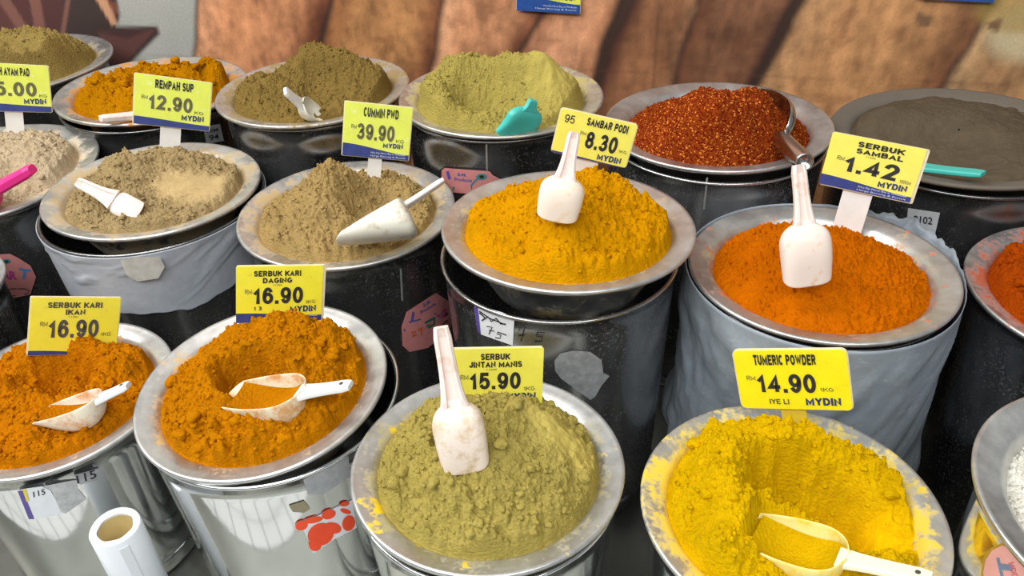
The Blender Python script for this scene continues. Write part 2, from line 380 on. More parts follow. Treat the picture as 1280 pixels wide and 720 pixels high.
def mural():
    X0, X1, Z0, Z1 = -3.1, 1.7, CAM_H - 1.15, CAM_H + .30
    st = .0075; nx = int((X1 - X0) / st); nz = int((Z1 - Z0) / st)
    gx, gz = np.meshgrid(np.linspace(X0, X1, nx), np.linspace(Z0, Z1, nz))
    V = np.stack([gx.ravel(), np.full(gx.size, 0.0), gz.ravel()], 1)
    def W(px, py):
        w = at_plane(px, py, (0, WALL_Y, 0), (0, 1, 0)); return w[0], w[2]
    def line(a, b):                                      # x of a sloping edge at every height
        (xa, za), (xb, zb) = W(*a), W(*b); return xa + (gz - za) * (xb - xa) / (zb - za)
    c = np.zeros(gx.shape + (3,)); c[:] = lin((168, 168, 160))
    n1 = fbm(gx * 5, gz * 5, 5, 40); n2 = fbm(gx * 22, gz * 9, 4, 50); n3 = fbm(gx * 40, gz * 40, 3, 60); n4 = fbm(gx * 55, gz * 16, 3, 65)
    c *= (1 + .12 * n1)[..., None]
    def paint(mask, col): c[:] = c * (1 - mask[..., None]) + np.array(col) * mask[..., None]
    wob = .012 * fbm(gx * 3, gz * 6, 3, 70)
    # printed cinnamon bark: left edge, right edge, main colour, left-edge colour, right-edge colour
    sticks = [((248, 0), (246, 90), (412, 0), (395, 70), (196, 134, 92), (206, 148, 108), (112, 62, 40)),
              ((418, 0), (406, 70), (556, 0), (535, 95), (182, 128, 80), (150, 98, 60), (118, 70, 44)),
              ((558, 0), (538, 95), (686, 0), (640, 75), (204, 142, 100), (212, 156, 116), (140, 84, 58)),
              ((690, 0), (644, 75), (772, 0), (738, 95), (200, 142, 104), (180, 122, 88), (176, 120, 84)),
              ((796, 0), (754, 100), (878, 0), (846, 100), (146, 98, 66), (92, 56, 40), (160, 112, 78)),
              ((878, 0), (846, 100), (986, 0), (934, 100), (128, 86, 60), (112, 70, 48), (116, 76, 54)),
              ((1008, 0), (953, 100), (1252, 0), (1172, 110), (186, 134, 88), (196, 146, 100), (128, 82, 54)),
              ((1250, 0), (1176, 110), (1420, 0), (1330, 110), (186, 138, 94), (200, 158, 112), (150, 104, 70)),
              ((1424, 0), (1336, 110), (1600, 0), (1500, 110), (176, 124, 84), (150, 100, 66), (120, 78, 52))]
    xb = line((250, 0), (248, 90)) + wob; paint(sst(-.004, .012, gx - xb), lin((64, 44, 36)))     # dark gaps between the sticks
    for a, b, a2, b2, cm, cl, cr in sticks:
        xl = line(a, b) + wob; xr = line(a2, b2) + wob; t = (gx - xl) / (xr - xl)
        m = sst(-.012, .012, (gx - xl)) * sst(-.012, .012, (xr - gx)); g = sst(-.02, .0, gx - xl) * sst(-.03, .0, xr - gx)
        paint(g * .95, lin((50, 36, 32)))
        col = np.array(lin(cm)) * np.ones(c.shape)
        wl = (1 - sst(0, .28, t))[..., None]; wr = sst(.68, 1, t)[..., None]
        col = col * (1 - wl) + np.array(lin(cl)) * wl; col = col * (1 - wr) + np.array(lin(cr)) * wr
        k = 1 + .40 * n1 + .42 * n2 + .30 * n3 + .22 * n4
        col = col * np.clip(k, .5, 1.6)[..., None]
        blot = sst(.28, .5, fbm(gx * 14, gz * 14, 3, 90))[..., None] * .35
        col = col * (1 - blot) + np.array(lin((110, 66, 44))) * blot
        c[:] = c * (1 - m[..., None]) + col * m[..., None]
    # pale rounded shape at the far right of the print
    (x, z) = W(1284, 40); d = np.hypot((gx - x) / .085 + .06 * n1, (gz - z) / .075 + .1 * n1); paint((1 - sst(.55, 1.15, d)) * .85, lin((205, 188, 148)))
    (x, z) = W(1275, 8); d = np.hypot((gx - x) / .09, (gz - z) / .06); paint((1 - sst(.7, 1.1, d)) * .7, lin((168, 138, 72)))
    # printed star-shaped spice pods at the left
    def poly(pts, col, soft=.006):
        P = np.array([W(*q) for q in pts]); ins = np.zeros(gx.shape, bool); dist = np.full(gx.shape, 9.0)
        for (ax, az), (bx, bz) in zip(P, np.roll(P, -1, 0)):
            cr = ((az > gz) != (bz > gz)) & (gx < (bx - ax) * (gz - az) / (bz - az + 1e-12) + ax); ins ^= cr
            L2 = (bx - ax) ** 2 + (bz - az) ** 2; tt = np.clip(((gx - ax) * (bx - ax) + (gz - az) * (bz - az)) / L2, 0, 1)
            dist = np.minimum(dist, np.hypot(gx - ax - tt * (bx - ax), gz - az - tt * (bz - az)))
        paint(sst(-soft, soft, np.where(ins, dist, -dist)), lin(col))
    poly([(-260, -60), (-190, -122), (60, -130), (128, -96), (150, 20), (146, 33), (196, 33), (200, 42), (160, 82), (120, 120), (-200, 140)], (58, 46, 44))
    for q in ([(-64, -100), (-56, -104), (40, 40), (20, 42)], [(16, -112), (28, -112), (60, 40), (44, 42)], [(98, -96), (102, -92), (80, 50), (74, 50)]):
        poly(q, (128, 84, 72), .004)
    poly([(-150, -90), (-70, -100), (24, 40), (-20, 40)], (92, 54, 48)); poly([(-50, -106), (12, -112), (44, 40), (38, 40)], (84, 48, 44))
    poly([(32, -112), (92, -98), (74, 44), (58, 44)], (80, 46, 44))
    poly([(118, -4), (134, -4), (146, 30), (140, 32)], (196, 146, 112), .004); poly([(132, -2), (146, 4), (148, 24)], (118, 66, 50), .004)
    poly([(122, 40), (196, 35), (158, 78), (138, 82)], (92, 58, 54)); poly([(122, 40), (196, 34), (160, 48)], (66, 44, 44))
    # seams and worn patches of the print
    s1 = line((822, 0), (818, 100)); paint(np.exp(-((gx - s1) / .004) ** 2) * .55, lin((92, 60, 44)))
    for q in ([(1145, 16), (1168, 19), (1162, 34), (1146, 31)], [(1233, 30), (1252, 22), (1248, 40), (1238, 38)], [(858, 8), (872, 8), (868, 20), (858, 20)]):
        poly(q, (124, 92, 64), .003)
    zz = W(640, 80)[1]; paint(np.exp(-((gz - zz - .02 * gx) / .003) ** 2) * .25, lin((92, 60, 44)))
    I = np.arange(gx.size).reshape(gx.shape)
    Q = np.stack([I[:-1, :-1], I[:-1, 1:], I[1:, 1:], I[1:, :-1]], -1).reshape(-1, 4)
    me = grid_mesh('mural', V, Q, True)
    ca = me.color_attributes.new('print', 'FLOAT_COLOR', 'POINT')
    ca.data.foreach_set('color', np.concatenate([np.clip(c.reshape(-1, 3) * 1.18, 0, 1), np.ones((gx.size, 1))], 1).astype(np.float32).ravel())
    t = NT('printed mural'); a = t.n('ShaderNodeAttribute', attribute_name='print')
    f = t.noise(160, 4); 
    t.set(Base_Color=t.mix(t.math('MULTIPLY', t.ramp(f, [(.4, (1, 1, 1)), (.6, (0, 0, 0))]), .12), a.outputs['Color'], rgba((90, 56, 38))), Roughness=.5)
    o = obj('printed_mural', me, t.m, loc=(0, WALL_Y, 0))
    so = o.modifiers.new('sheet', 'SOLIDIFY'); so.thickness = .004; so.offset = -1
    return tag(o, 'large printed wall mural of brown cinnamon bark on grey', 'mural')
mural()

# the table under the drums
tb = tag(obj('display_table', box('top', (-.45, 1.09, TABLE - .02), (3.9, 1.42, .04), .006), plain('table top', (110, 110, 102), .35, .6)),
         'dark grey table carrying all the steel drums', 'table')
sk = plain('table skirt', (70, 70, 70), .5)
obj('front_panel', box('panel', (-.45, .42, (TABLE - .04) / 2), (3.84, .02, TABLE - .04)), sk, tb)
for x in (-2.32, 1.42):
    for y in (.42, 1.75): obj('leg', box('leg', (x, y, (TABLE - .04) / 2), (.04, .04, TABLE - .04)), sk, tb)

# ------------------------------------------------------------------ drums and basins
SPICE = {1: 'rust-orange curry powder', 2: 'crumbly orange curry powder', 3: 'olive-green ground seed heap', 4: 'bright yellow turmeric powder', 5: 'white grains',
         6: 'pale pinkish-beige powder', 7: 'tan powder with a smoothed slab', 8: 'brown-tan powder with a dug hollow', 9: 'golden yellow powder cone', 10: 'smooth orange powder dome',
         11: 'red-orange powder at the right edge', 12: 'khaki powder in the top left corner', 13: 'mustard-orange powder behind the 12.90 card', 14: 'khaki powder with a tall peak',
         15: 'olive powder with a crater', 16: 'dark red chilli flakes', 17: 'grey-brown powder at the right back', 18: 'basin cut by the left edge'}
WHERE = {1: 'in the front row at the left edge', 2: 'in the front row, second from the left', 3: 'in the middle of the front row', 4: 'in the front row, under the 14.90 card',
         5: 'in the bottom right corner', 6: 'in the middle row at the left edge', 7: 'in the middle row beside the pale powder', 8: 'in the middle row below the 39.90 card',
         9: 'in the middle row below the 8.30 card', 10: 'in the middle row below the 1.42 card', 11: 'in the middle row at the right edge', 12: 'in the back row, top left corner',
         13: 'in the back row behind the 12.90 card', 14: 'in the back row left of the 39.90 card', 15: 'in the back row with a teal scoop', 16: 'in the back row with a metal scoop',
         17: 'in the back row at the right edge', 18: 'at the left edge between two rows'}
PC = {1: (204, 122, 6), 2: (204, 128, 6), 3: (187, 168, 88), 4: (232, 186, 6), 5: (216, 211, 196), 6: (206, 184, 150), 7: (178, 153, 108), 8: (184, 154, 98), 9: (226, 157, 4),
      10: (216, 111, 2), 11: (184, 76, 8), 12: (162, 138, 78), 13: (192, 126, 4), 14: (144, 118, 62), 15: (184, 166, 86), 16: (142, 60, 18), 17: (92, 80, 64), 18: (150, 130, 90)}
DUST = {1: .36, 2: .34, 3: .45, 4: .62, 5: .05, 6: .4, 7: .6, 8: .55, 9: .3, 10: .3, 11: .55, 12: .4, 13: .5, 14: .65, 15: .5, 16: .15, 17: 1.5, 18: .2}
DUST2 = {3: (236, 200, 20), 9: None, 10: (210, 100, 20)}
DUSTC = {9: (196, 168, 96), 10: (186, 160, 110), 1: (206, 150, 50), 2: (206, 160, 70), 16: (150, 120, 90), 3: (176, 160, 100), 4: (232, 200, 14)}
BP = [(0, -.100), (.5, -.100), (.62, -.090), (.72, -.056), (.785, -.024), (.825, -.009), (.86, -.0045), (.93, -.002), (.97, 0), (.99, .001), (1.0, -.002), (.995, -.006),
      (.97, -.004), (.93, -.006), (.86, -.0085), (.815, -.014), (.775, -.029), (.71, -.061), (.61, -.095), (.5, -.104), (0, -.104)]
def bowl_z(r, R):
    q = BP[:9]; return np.interp(r / R, [a for a, _ in q], [b for _, b in q])

def seam_strip(i, px0, py0, px1, py1, w=1.2):
    v = []; f = []
    for k in range(9):
        t = k / 8; x = px0 + (px1 - px0) * t; y = py0 + (py1 - py0) * t
        v += [drum_hit(i, x - w, y, .0003), drum_hit(i, x, y, .0022), drum_hit(i, x + w, y, .0003)]
        if k:
            a = 3 * k; f += [(a - 3, a - 2, a + 1, a), (a - 2, a - 1, a + 2, a + 1)]
    return mesh('seam', v, f)

seam_m = plain('weld seam', (205, 205, 200), .3, .7)
front_steel = drum_mat('clean polished steel', (220, 222, 221), .16, .08, (170, 170, 166))
for i, p in POT.items():
    dm = front_steel if i in (1, 2, 3, 4, 5) else drum_mat('dusty dark steel', (196, 196, 196) if i == 16 else (170, 170, 170) if i == 9 else (136, 136, 136), .72, .17, (108, 105, 97))
    h, rt, rb = p.h, p.rt, p.rb
    rr = lambda z: rb + (rt - rb) * z / h
    prof = [(0, .004), (rb * .93, .004), (rb * .97, 0), (rb, .006), (rb + .0015, .012), (rr(.02), .02), (rr(h * .3), h * .3), (rr(h * .6), h * .6), (rr(h - .03), h - .03), (rt - .001, h - .006),
            (rt + .003, h - .004), (rt + .0045, h - .001), (rt + .003, h + .0015), (rt - .001, h + .0015), (rt - .003, h - .003), (rr(h * .5) - .003, h * .5), (rb - .003, .02), (rb - .01, .010), (0, .010)]
    d = obj('steel_drum', lathe('drum', prof, 112), dm, loc=(p.bx, p.by, p.z0))
    p.drum = d
    tag(d, ('tall polished steel drum standing under the ' if i in (1, 2, 3, 4, 5) else 'dark dusty steel drum standing under the ') + SPICE[i], 'drum', 'steel drums on the table')
    if i in (1, 2, 3, 7, 9, 14, 15, 16):
        ring = [(rr(.030) + .0002, .024), (rr(.03) + .003, .028), (rr(.036) + .003, .034), (rr(.040) + .0002, .038)]
        obj('base_bead', lathe('bead', ring, 96), dm, d)
    bm_ = basin_mat('basin steel and ' + SPICE[i], p.R, DUSTC.get(i, PC[i]), DUST[i], .6, DUST2.get(i))
    b = obj('steel_basin', lathe('basin', [(r * p.R, z) for r, z in BP], 144), bm_, mw=p.mw)
    tag(b, 'wide-rimmed steel basin holding the ' + SPICE[i] if i != 18 else 'steel basin rim just showing at the left edge, beside the front row', 'basin', 'steel basins on the drums')
    p.basin = b
def dchild(i, name, me, mat):                            # a child of drum i given in world coordinates
    p = POT[i]; me.transform(Matrix.Translation((-p.bx, -p.by, -p.z0))); return obj(name, me, mat, p.drum)
for i, a in {15: (608, 178, 609, 214), 16: (884, 222, 880, 262), 8: (501, 336, 503, 376)}.items():
    dchild(i, 'weld_seam', seam_strip(i, *a), seam_m)

# plastic film wrapped round two of the drums
def film(i, top, bot, r_top, r_bot, amp, seed, mat, label, bulge=0.0, flare=0.0, crumple=0):
    p = POT[i]; n, m = 220, 60; V = []
    for a in range(m):
        t = a / (m - 1); z = p.h - top - (bot - top) * t
        for k in range(n):
            th = 2 * math.pi * k / n; V.append((th, t, z))
    V = np.array(V); th, t, z = V[:, 0], V[:, 1], V[:, 2]
    cx, sx = np.cos(th), np.sin(th)
    n1 = fbm(cx * 2.2 + 5 + t * 1.2, sx * 2.2 + t * 2.2, 4, seed); n2 = fbm(th * 3.5 + 4 * t, t * 1.6 + 3, 3, seed + 9)
    w0 = np.abs(np.sin(th / 2)) ** .2                     # hides the seam of the angular noise at the back
    drumr = p.rb + (p.rt - p.rb) * np.clip(z / p.h, 0, 1)
    r = r_top + (r_bot - r_top) * t + bulge * np.sin(np.pi * np.clip(t, 0, 1) ** 1.6) + amp * (n1 + .5 * n2 * w0) * sst(0, .15, t)
    if crumple:
        g = np.exp(-(((th - crumple + np.pi) % (2 * np.pi) - np.pi) / .55) ** 2) * np.clip(1 - t / .12, 0, 1)
        r = r + g * (.022 + .012 * fbm(th * 9, t * 20, 3, seed + 5)); z = z + g * (.006 + .016 * fbm(th * 7 + 3, t * 9, 3, seed + 6))
    r = np.maximum(r + flare * sst(.8, 1, t), drumr + .004)
    zz = z + .018 * fbm(cx * 2, sx * 2, 3, seed + 20) * t
    P = np.stack([r * np.cos(th), r * np.sin(th), zz], 1)
    I = np.arange(n * m).reshape(m, n); J = np.roll(I, -1, 1)
    Q = np.stack([I[:-1], J[:-1], J[1:], I[1:]], -1).reshape(-1, 4)
    o = obj('plastic_wrap', grid_mesh('wrap', P, Q), mat, loc=(p.bx, p.by, p.z0))
    s = o.modifiers.new('thick', 'SOLIDIFY'); s.thickness = .0012; s.offset = 1
    return tag(o, label, 'plastic wrap', 'plastic wraps on drums')
def film_mat(name, c, c2):
    t = NT(name); n = t.noise(7, 6, .65, (1, 1, .6)); sc = t.noise(60, 5, .7, (1, 1, 2.5))
    col = t.ramp(n, [(.3, lin(c)), (.7, lin(c2))])
    col = t.mix(t.ramp(sc, [(.56, (0, 0, 0)), (.72, (.5,) * 3)]), col, rgba((186, 188, 190)))
    t.set(Base_Color=col, Roughness=.42); t.b.inputs['Specular IOR Level'].default_value = .45
    t.bump(t.noise(35, 5, .6), .35, .004); return t.m
fm1 = film_mat('cloudy grey plastic', (128, 136, 144), (154, 162, 168)); fm2 = film_mat('clear scuffed plastic', (156, 162, 170), (186, 190, 194))
film(10, -.009, .30, 1.0 * POT[10].R + .004, .93 * POT[10].R + .014, .010, 3, fm1, 'loose grey plastic bag pulled over the drum of smooth orange powder', .006, .014, .75)
film(7, .002, .122, 1.02 * POT[7].R + .006, .98 * POT[7].R, .006, 8, fm2, 'short skirt of scuffed clear plastic around the drum of tan powder')

# ------------------------------------------------------------------ powders
def _ico(sub):
    bm = bmesh.new(); bmesh.ops.create_icosphere(bm, subdivisions=sub, radius=1)
    v = np.array([q.co[:] for q in bm.verts]); f = np.array([[q.index for q in p.verts] for p in bm.faces]); bm.free(); return v, f
ICO1, ICO2 = _ico(1), _ico(3)
CHUNKS = {1: (500, 45, .0085, 0, -.6), 2: (600, 70, .0085, .8, -.4), 3: (560, 60, .009, .35, -.7), 4: (420, 50, .008, .1, .1), 6: (500, 60, .006, 0, 0), 7: (600, 60, .006, 0, 0), 8: (800, 40, .006, -.2, -.3),
          9: (320, 26, .0065, .5, -.4), 10: (120, 4, .005, .3, 0), 11: (400, 60, .010, -.3, 0), 12: (400, 30, .007, .4, 0), 13: (300, 60, .011, 0, 0), 14: (500, 20, .0055, .2, 0), 15: (420, 20, .0055, 0, 0)}
def crumbs(i, u, v, h, calm, Re):
    """loose crumbs and clods lying on the heap"""
    if i not in CHUNKS: return np.zeros((0, 3)), np.zeros((0, 3), int)
    ns, nb, rb, mu, mv = CHUNKS[i]; rg = np.random.RandomState(900 + i); nr, nt = u.shape; VV = []; FF = []; off = 0
    for kind, cnt in ((0, ns), (1, nb)):
        done = 0; tries = 0
        while done < cnt and tries < cnt * 12:
            tries += 1; q = math.sqrt(rg.rand()) * .95; a = rg.rand() * 2 * math.pi
            if rg.rand() > .5 + .5 * (mu * math.cos(a) + mv * math.sin(a)) * q * (1.0 if kind else .5) + (0 if kind else .2): continue
            ri = int(min(nr - 1, max(0, (q ** (1 / .85) - .004) / .996 * (nr - 1)))); ti = int(a / (2 * math.pi) * nt) % nt
            if calm[ri, ti] > .3: continue
            r = rb * (.42 + .58 * rg.rand() ** 2) if kind else .0014 + .0026 * rg.rand() ** 2
            b, f = (ICO2 if r > .005 else _MID) if kind else ICO1
            R3 = rg.randn(3, 3); R3, _ = np.linalg.qr(R3); p = b @ R3
            g = 1 + .16 * np.sin(p[:, 0] * 3 + rg.rand() * 6) + .14 * np.sin(p[:, 1] * 4 + rg.rand() * 6) + .10 * np.sin(p[:, 2] * 5 + p[:, 0] * 4 + rg.rand() * 6)
            p = p * g[:, None] * r * np.array([1, .8 + .4 * rg.rand(), .72]); p = p + np.array([u[ri, ti], v[ri, ti], h[ri, ti] + r * .22])
            VV.append(p); FF.append(f + off); off += len(p); done += 1
    return np.concatenate(VV), np.concatenate(FF)
_MID = _ico(2)
def pile(i, e, cone, peak=None, feats=(), rough=.003, rscale=30, lump=(), warp=.004, power=1.6, nr=140, nt=440, re=.83, grain=1.0, ripple=None, mat=None, streak=0, seed=0):
    """e: level at the rim, cone: rise to the peak; feats: (px, py, h guess, height, radius x, radius y, sharpness, angle)"""
    p = POT[i]; R = p.R; Re = re * R
    rr = np.linspace(0.004, 1, nr) ** .85 * Re; th = np.arange(nt) * 2 * np.pi / nt
    r, a = np.meshgrid(rr, th, indexing='ij'); u = r * np.cos(a); v = r * np.sin(a)
    sd = 100 + i * 7 + seed
    wu = u + warp * fbm(u * 28, v * 28, 3, sd); wv = v + warp * fbm(u * 28 + 9, v * 28 + 4, 3, sd + 3)
    if peak is None: pu = pv = 0.0
    else: pu, pv = plocal(i, peak[0], peak[1], e + cone)
    # distance from peak normalised so that the rim is 1 in every direction
    du, dv = wu - pu, wv - pv; q = np.hypot(du, dv) + 1e-9; cu, cv = du / q, dv / q
    b = pu * cu + pv * cv; t = -b + np.sqrt(np.maximum(b * b - (pu * pu + pv * pv - Re * Re), 1e-9)); s = np.clip(q / t, 0, 1.2)
    h = e + cone * (1 - np.clip(s, 0, 1) ** power)
    calm = np.zeros_like(h)
    for ft in feats:
        px, py, hg, A, rx, ry, k, ang = ft[:8]
        fu, fv = plocal(i, px, py, hg); ca, sa = math.cos(ang), math.sin(ang)
        x = (wu - fu) * ca + (wv - fv) * sa; y = -(wu - fu) * sa + (wv - fv) * ca
        d = np.sqrt((x / rx) ** 2 + (y / ry) ** 2)
        g = np.exp(-d ** k)
        if len(ft) > 8 and ft[8] == 'level':              # a smoothed slab: levels to height A
            h = h * (1 - g) + A * g; calm = np.maximum(calm, g)
        else: h = h + A * g
        if len(ft) > 8 and ft[8] == 'calm': calm = np.maximum(calm, g)
    c1 = 1 - calm * .92
    h = h + .8 * rough * c1 * (fbm(u * rscale, v * rscale, 5, sd + 11, .52) + .5 * np.abs(fbm(u * rscale * 2.3, v * rscale * 2.3, 3, sd + 21)))
    if streak: h = h + .35 * streak * c1 * fbm(np.arctan2(dv, du) * 7, q * 9, 4, sd + 31) * np.clip(q / (.4 * Re), 0, 1)
    for size, amp, cover, (mu, mv) in lump:                # crumbs; mask leans to one side
        m = sst(-.15, .35, fbm(u * 14, v * 14, 3, sd + 41 + int(size * 9000)) + cover + (mu * u + mv * v) / Re)
        h = h + amp * c1 * m * lumps(u + .003 * perlin(u * 130, v * 130, sd), v + .003 * perlin(u * 130 + 7, v * 130, sd + 1), size, sd + 51 + int(size * 9000))
    for size, amp, lo_, hi_ in ((.0115, 1.0, -.05, .3), (.0068, 1.25, -.3, .12), (.0045, 1.0, -.5, .0)):     # small crumbs all over
        m = sst(lo_, hi_, fbm(u * 20 + size * 900, v * 20, 3, sd + 61)) * grain
        h = h + amp * c1 * m * lumps(u + .0015 * perlin(u * 260, v * 260, sd), v + .0015 * perlin(u * 260 + 7, v * 260, sd + 1), size, sd + 81 + int(size * 1e4))
    h = h + .0009 * c1 * grain * fbm(u * 240, v * 240, 2, sd + 71)
    bz = bowl_z(r, R)
    if ripple:                                             # arcs scraped by a scoop
        ru, rv = plocal(i, ripple[0], ripple[1], 0); dd = np.hypot(wu - ru, (wv - rv) * 1.5)
        h = h - .0030 * calm * (np.exp(-((dd - ripple[2]) / .0022) ** 2) + np.exp(-((dd - ripple[2] * .62) / .0022) ** 2))
    edge = sst(.93, 1.0, r / Re); h = h * (1 - edge) + np.minimum(h, bz - .002) * edge
    h = np.where(h < bz, bz - .002, h)
    V = np.concatenate([np.array([[0, 0, h[0].mean()]]), np.stack([u.ravel(), v.ravel(), h.ravel()], 1)])
    I = 1 + np.arange(nr * nt).reshape(nr, nt); J = np.roll(I, -1, 1)
    Q = np.stack([I[:-1], I[1:], J[1:], J[:-1]], -1).reshape(-1, 4)
    T = np.stack([np.zeros(nt, int), I[0], J[0], J[0]], -1)
    cv, cf = crumbs(i, u, v, h, calm, Re); n0 = len(V)
    me = grid_mesh('heap', np.concatenate([V, cv]), Q, True, cf + n0)
    pa = me.attributes.new('pressed', 'FLOAT', 'POINT'); pv_ = np.zeros(len(me.vertices), np.float32); pv_[1:1 + nr * nt] = np.maximum(calm, 1 - grain).ravel(); pa.data.foreach_set('value', pv_)
    o = obj('spice_powder', me, mat or powder_mat(SPICE[i], PC[i]), mw=p.mw)
    p.pile = o
    return tag(o, SPICE[i] + ' heaped ' + WHERE[i], 'spice powder', 'spice powders in the basins', 'stuff')

pile(1, -.012, .040, (60, 470), [(88, 490, -.02, -.062, .050, .040, 4, 0), (100, 432, .03, .022, .10, .025, 2, 0), (30, 440, .03, .020, .05, .03, 2, 0), (160, 450, .02, .018, .04, .04, 2, 0), (60, 570, 0, .010, .08, .03, 2, 0)], .013, 24,
     [(.022, .9, -.05, (0, -.5)), (.011, .9, .1, (0, 0))], .011)
pile(2, -.008, .066, (350, 440), [(322, 476, .01, -.085, .048, .036, 5, .2), (345, 398, .05, .026, .085, .022, 2, 0), (430, 425, .03, .016, .05, .03, 2, 0), (250, 450, .05, .012, .03, .04, 2, 0)], .012, 24,
     [(.022, .9, -.20, (.9, -.35)), (.012, .9, .10, (.3, 0))], .010, 1.35, 170, 540)
pile(3, -.006, .088, (620, 520), [(700, 540, .05, .014, .05, .03, 3, -.4, 'calm'), (560, 500, .05, .014, .04, .03, 2, 0), (640, 495, .08, .014, .05, .015, 2, 0)], .011, 24,
     [(.028, .9, -.34, (.25, -.7)), (.014, .9, .05, (.2, -.2)), (.007, .7, .2, (0, 0))], .008, 1.25, 170, 540, streak=.009)
pile(4, -.012, .046, (960, 570), [(1005, 622, -.01, -.085, .072, .040, 5, .1), (1075, 655, -.01, -.060, .06, .040, 4, 0, 'calm'), (905, 600, .03, .030, .035, .09, 2, .1), (1000, 540, .03, .022, .11, .02, 2, 0), (890, 690, .02, .022, .06, .03, 2, 0), (1140, 620, .02, .02, .03, .07, 2, .2)],
     .010, 24, [(.026, .8, -.36, (-.4, .3)), (.013, .8, .05, (.2, 0))], .010, 1.8, 170, 540)
pile(5, -.030, .018, None, [], .003, 20, [(.0045, 1.0, 1, (0, 0))], .002, mat=powder_mat('white grains', PC[5], .1, 300, .5, (360, (176, 168, 150), (226, 222, 210), .80, .55)), nt=540, nr=150)
pile(6, -.008, .046, (40, 180), [(80, 205, .01, .012, .05, .03, 2, 0), (20, 238, .0, -.05, .06, .04, 3, 0)], .016, 32, [(.016, .9, .1, (0, 0))], .010, 1.6)
pile(7, -.016, .030, (190, 215), [(238, 230, .01, .006, .078, .056, 6, -.15, 'level'), (150, 205, .02, .032, .05, .025, 2, 0), (215, 190, .02, .026, .10, .018, 2, 0), (295, 215, .01, .024, .02, .05, 2, 0), (200, 284, .0, .026, .10, .02, 2, 0), (110, 260, .0, .02, .03, .03, 2, 0)],
     .012, 28, [(.018, .9, .05, (0, 0)), (.010, .9, .2, (0, 0))], .009, 1.6, ripple=(268, 258, .062))
pile(8, -.010, .050, (420, 245), [(472, 266, .01, -.062, .050, .042, 4, .4), (440, 212, .08, .040, .082, .034, 2.5, 0), (385, 250, .05, .028, .06, .07, 2, -.3), (505, 225, .04, .022, .05, .025, 2, 0), (400, 250, .06, .016, .03, .05, 2, -.3)], .011, 28, [(.017, .9, -.15, (-.2, -.5)), (.010, .9, .2, (0, 0))], .008, 1.4, 150, 470, streak=.008)
pile(9, -.008, .088, (700, 236), [(765, 232, .05, .026, .07, .02, 3, -.2), (600, 262, .02, .014, .03, .04, 2, 0), (825, 275, .02, .014, .03, .05, 2, 0), (700, 300, .05, .012, .03, .06, 2, 0)], .010, 26, [(.019, .8, -.20, (.3, -.4)), (.011, .8, .05, (0, 0))], .008, 1.2, 160, 500, streak=.009)
pile(10, -.022, .066, (1020, 305), [(940, 280, .02, .010, .05, .03, 2, 0), (1090, 300, .04, .010, .06, .03, 2, 0)], .006, 22, [(.014, .6, -.25, (.3, 0)), (.006, .5, .1, (0, 0))], .005, 1.5, 150, 470)
pile(11, -.010, .050, (1300, 330), [], .012, 24, [(.026, .95, .0, (-.3, 0)), (.013, .9, .1, (0, 0))], .008, 1.4)
pile(12, -.012, .125, (20, 45), [(40, 84, .03, -.050, .09, .04, 3, 0), (70, 52, .08, .02, .05, .03, 2, 0)], .011, 26, [(.018, .9, .0, (.3, 0))], .009, 1.5)
pile(13, -.014, .062, (190, 105), [(190, 112, 0, -.055, .07, .05, 4, 0), (198, 78, .06, .048, .028, .02, 3, 0), (268, 84, .04, .046, .040, .022, 3, 0), (122, 108, .03, .030, .03, .03, 3, 0), (235, 84, .05, .030, .03, .02, 2, 0), (160, 92, .04, .018, .025, .02, 2, 0)], .016, 26, [(.026, .95, .05, (0, 0))], .012, 1.5)
pile(14, -.008, .034, (395, 95), [(402, 122, .0, -.034, .050, .040, 4, 0), (396, 60, .08, .058, .074, .036, 2.5, 0), (318, 104, .03, .036, .045, .045, 2, .4), (470, 94, .03, .034, .05, .045, 2, -.3), (440, 82, .05, .020, .04, .03, 2, 0)], .010, 26, [(.013, .9, .05, (.2, 0))], .008, 1.4, streak=.008)
pile(15, -.008, .034, (620, 110), [(606, 132, .0, -.046, .046, .044, 4, .2), (612, 72, .08, .066, .125, .036, 3, 0), (695, 104, .04, .046, .055, .055, 3, 0, 'calm'), (536, 112, .04, .048, .045, .06, 2.5, .3), (572, 156, .0, .020, .035, .02, 2, 0)], .010, 26, [(.013, .8, .05, (0, 0))], .008, 1.5, streak=.010)
pile(16, -.024, .118, (900, 128), [(870, 140, .05, .014, .05, .03, 2, 0), (945, 132, .05, .022, .035, .05, 3, 0)], .004, 20, [(.004, .8, .6, (0, 0))], .004, 1.3,
     mat=powder_mat('red chilli flakes', PC[16], .15, 400, .5, (420, (108, 28, 8), (222, 130, 56), .62, .88)))
pile(17, -.012, .030, (1180, 128), [(1160, 185, 0, -.026, .11, .09, 4, 0), (1100, 150, 0, .012, .05, .05, 2, 0)], .005, 14, [(.02, .4, -.30, (.3, 0))], .006, 2, mat=powder_mat('grey-brown powder', PC[17], .12, 300, .3), grain=.15)
pile(18, -.012, .02, None, [], .005, 24, (), .004, nr=50, nt=120)

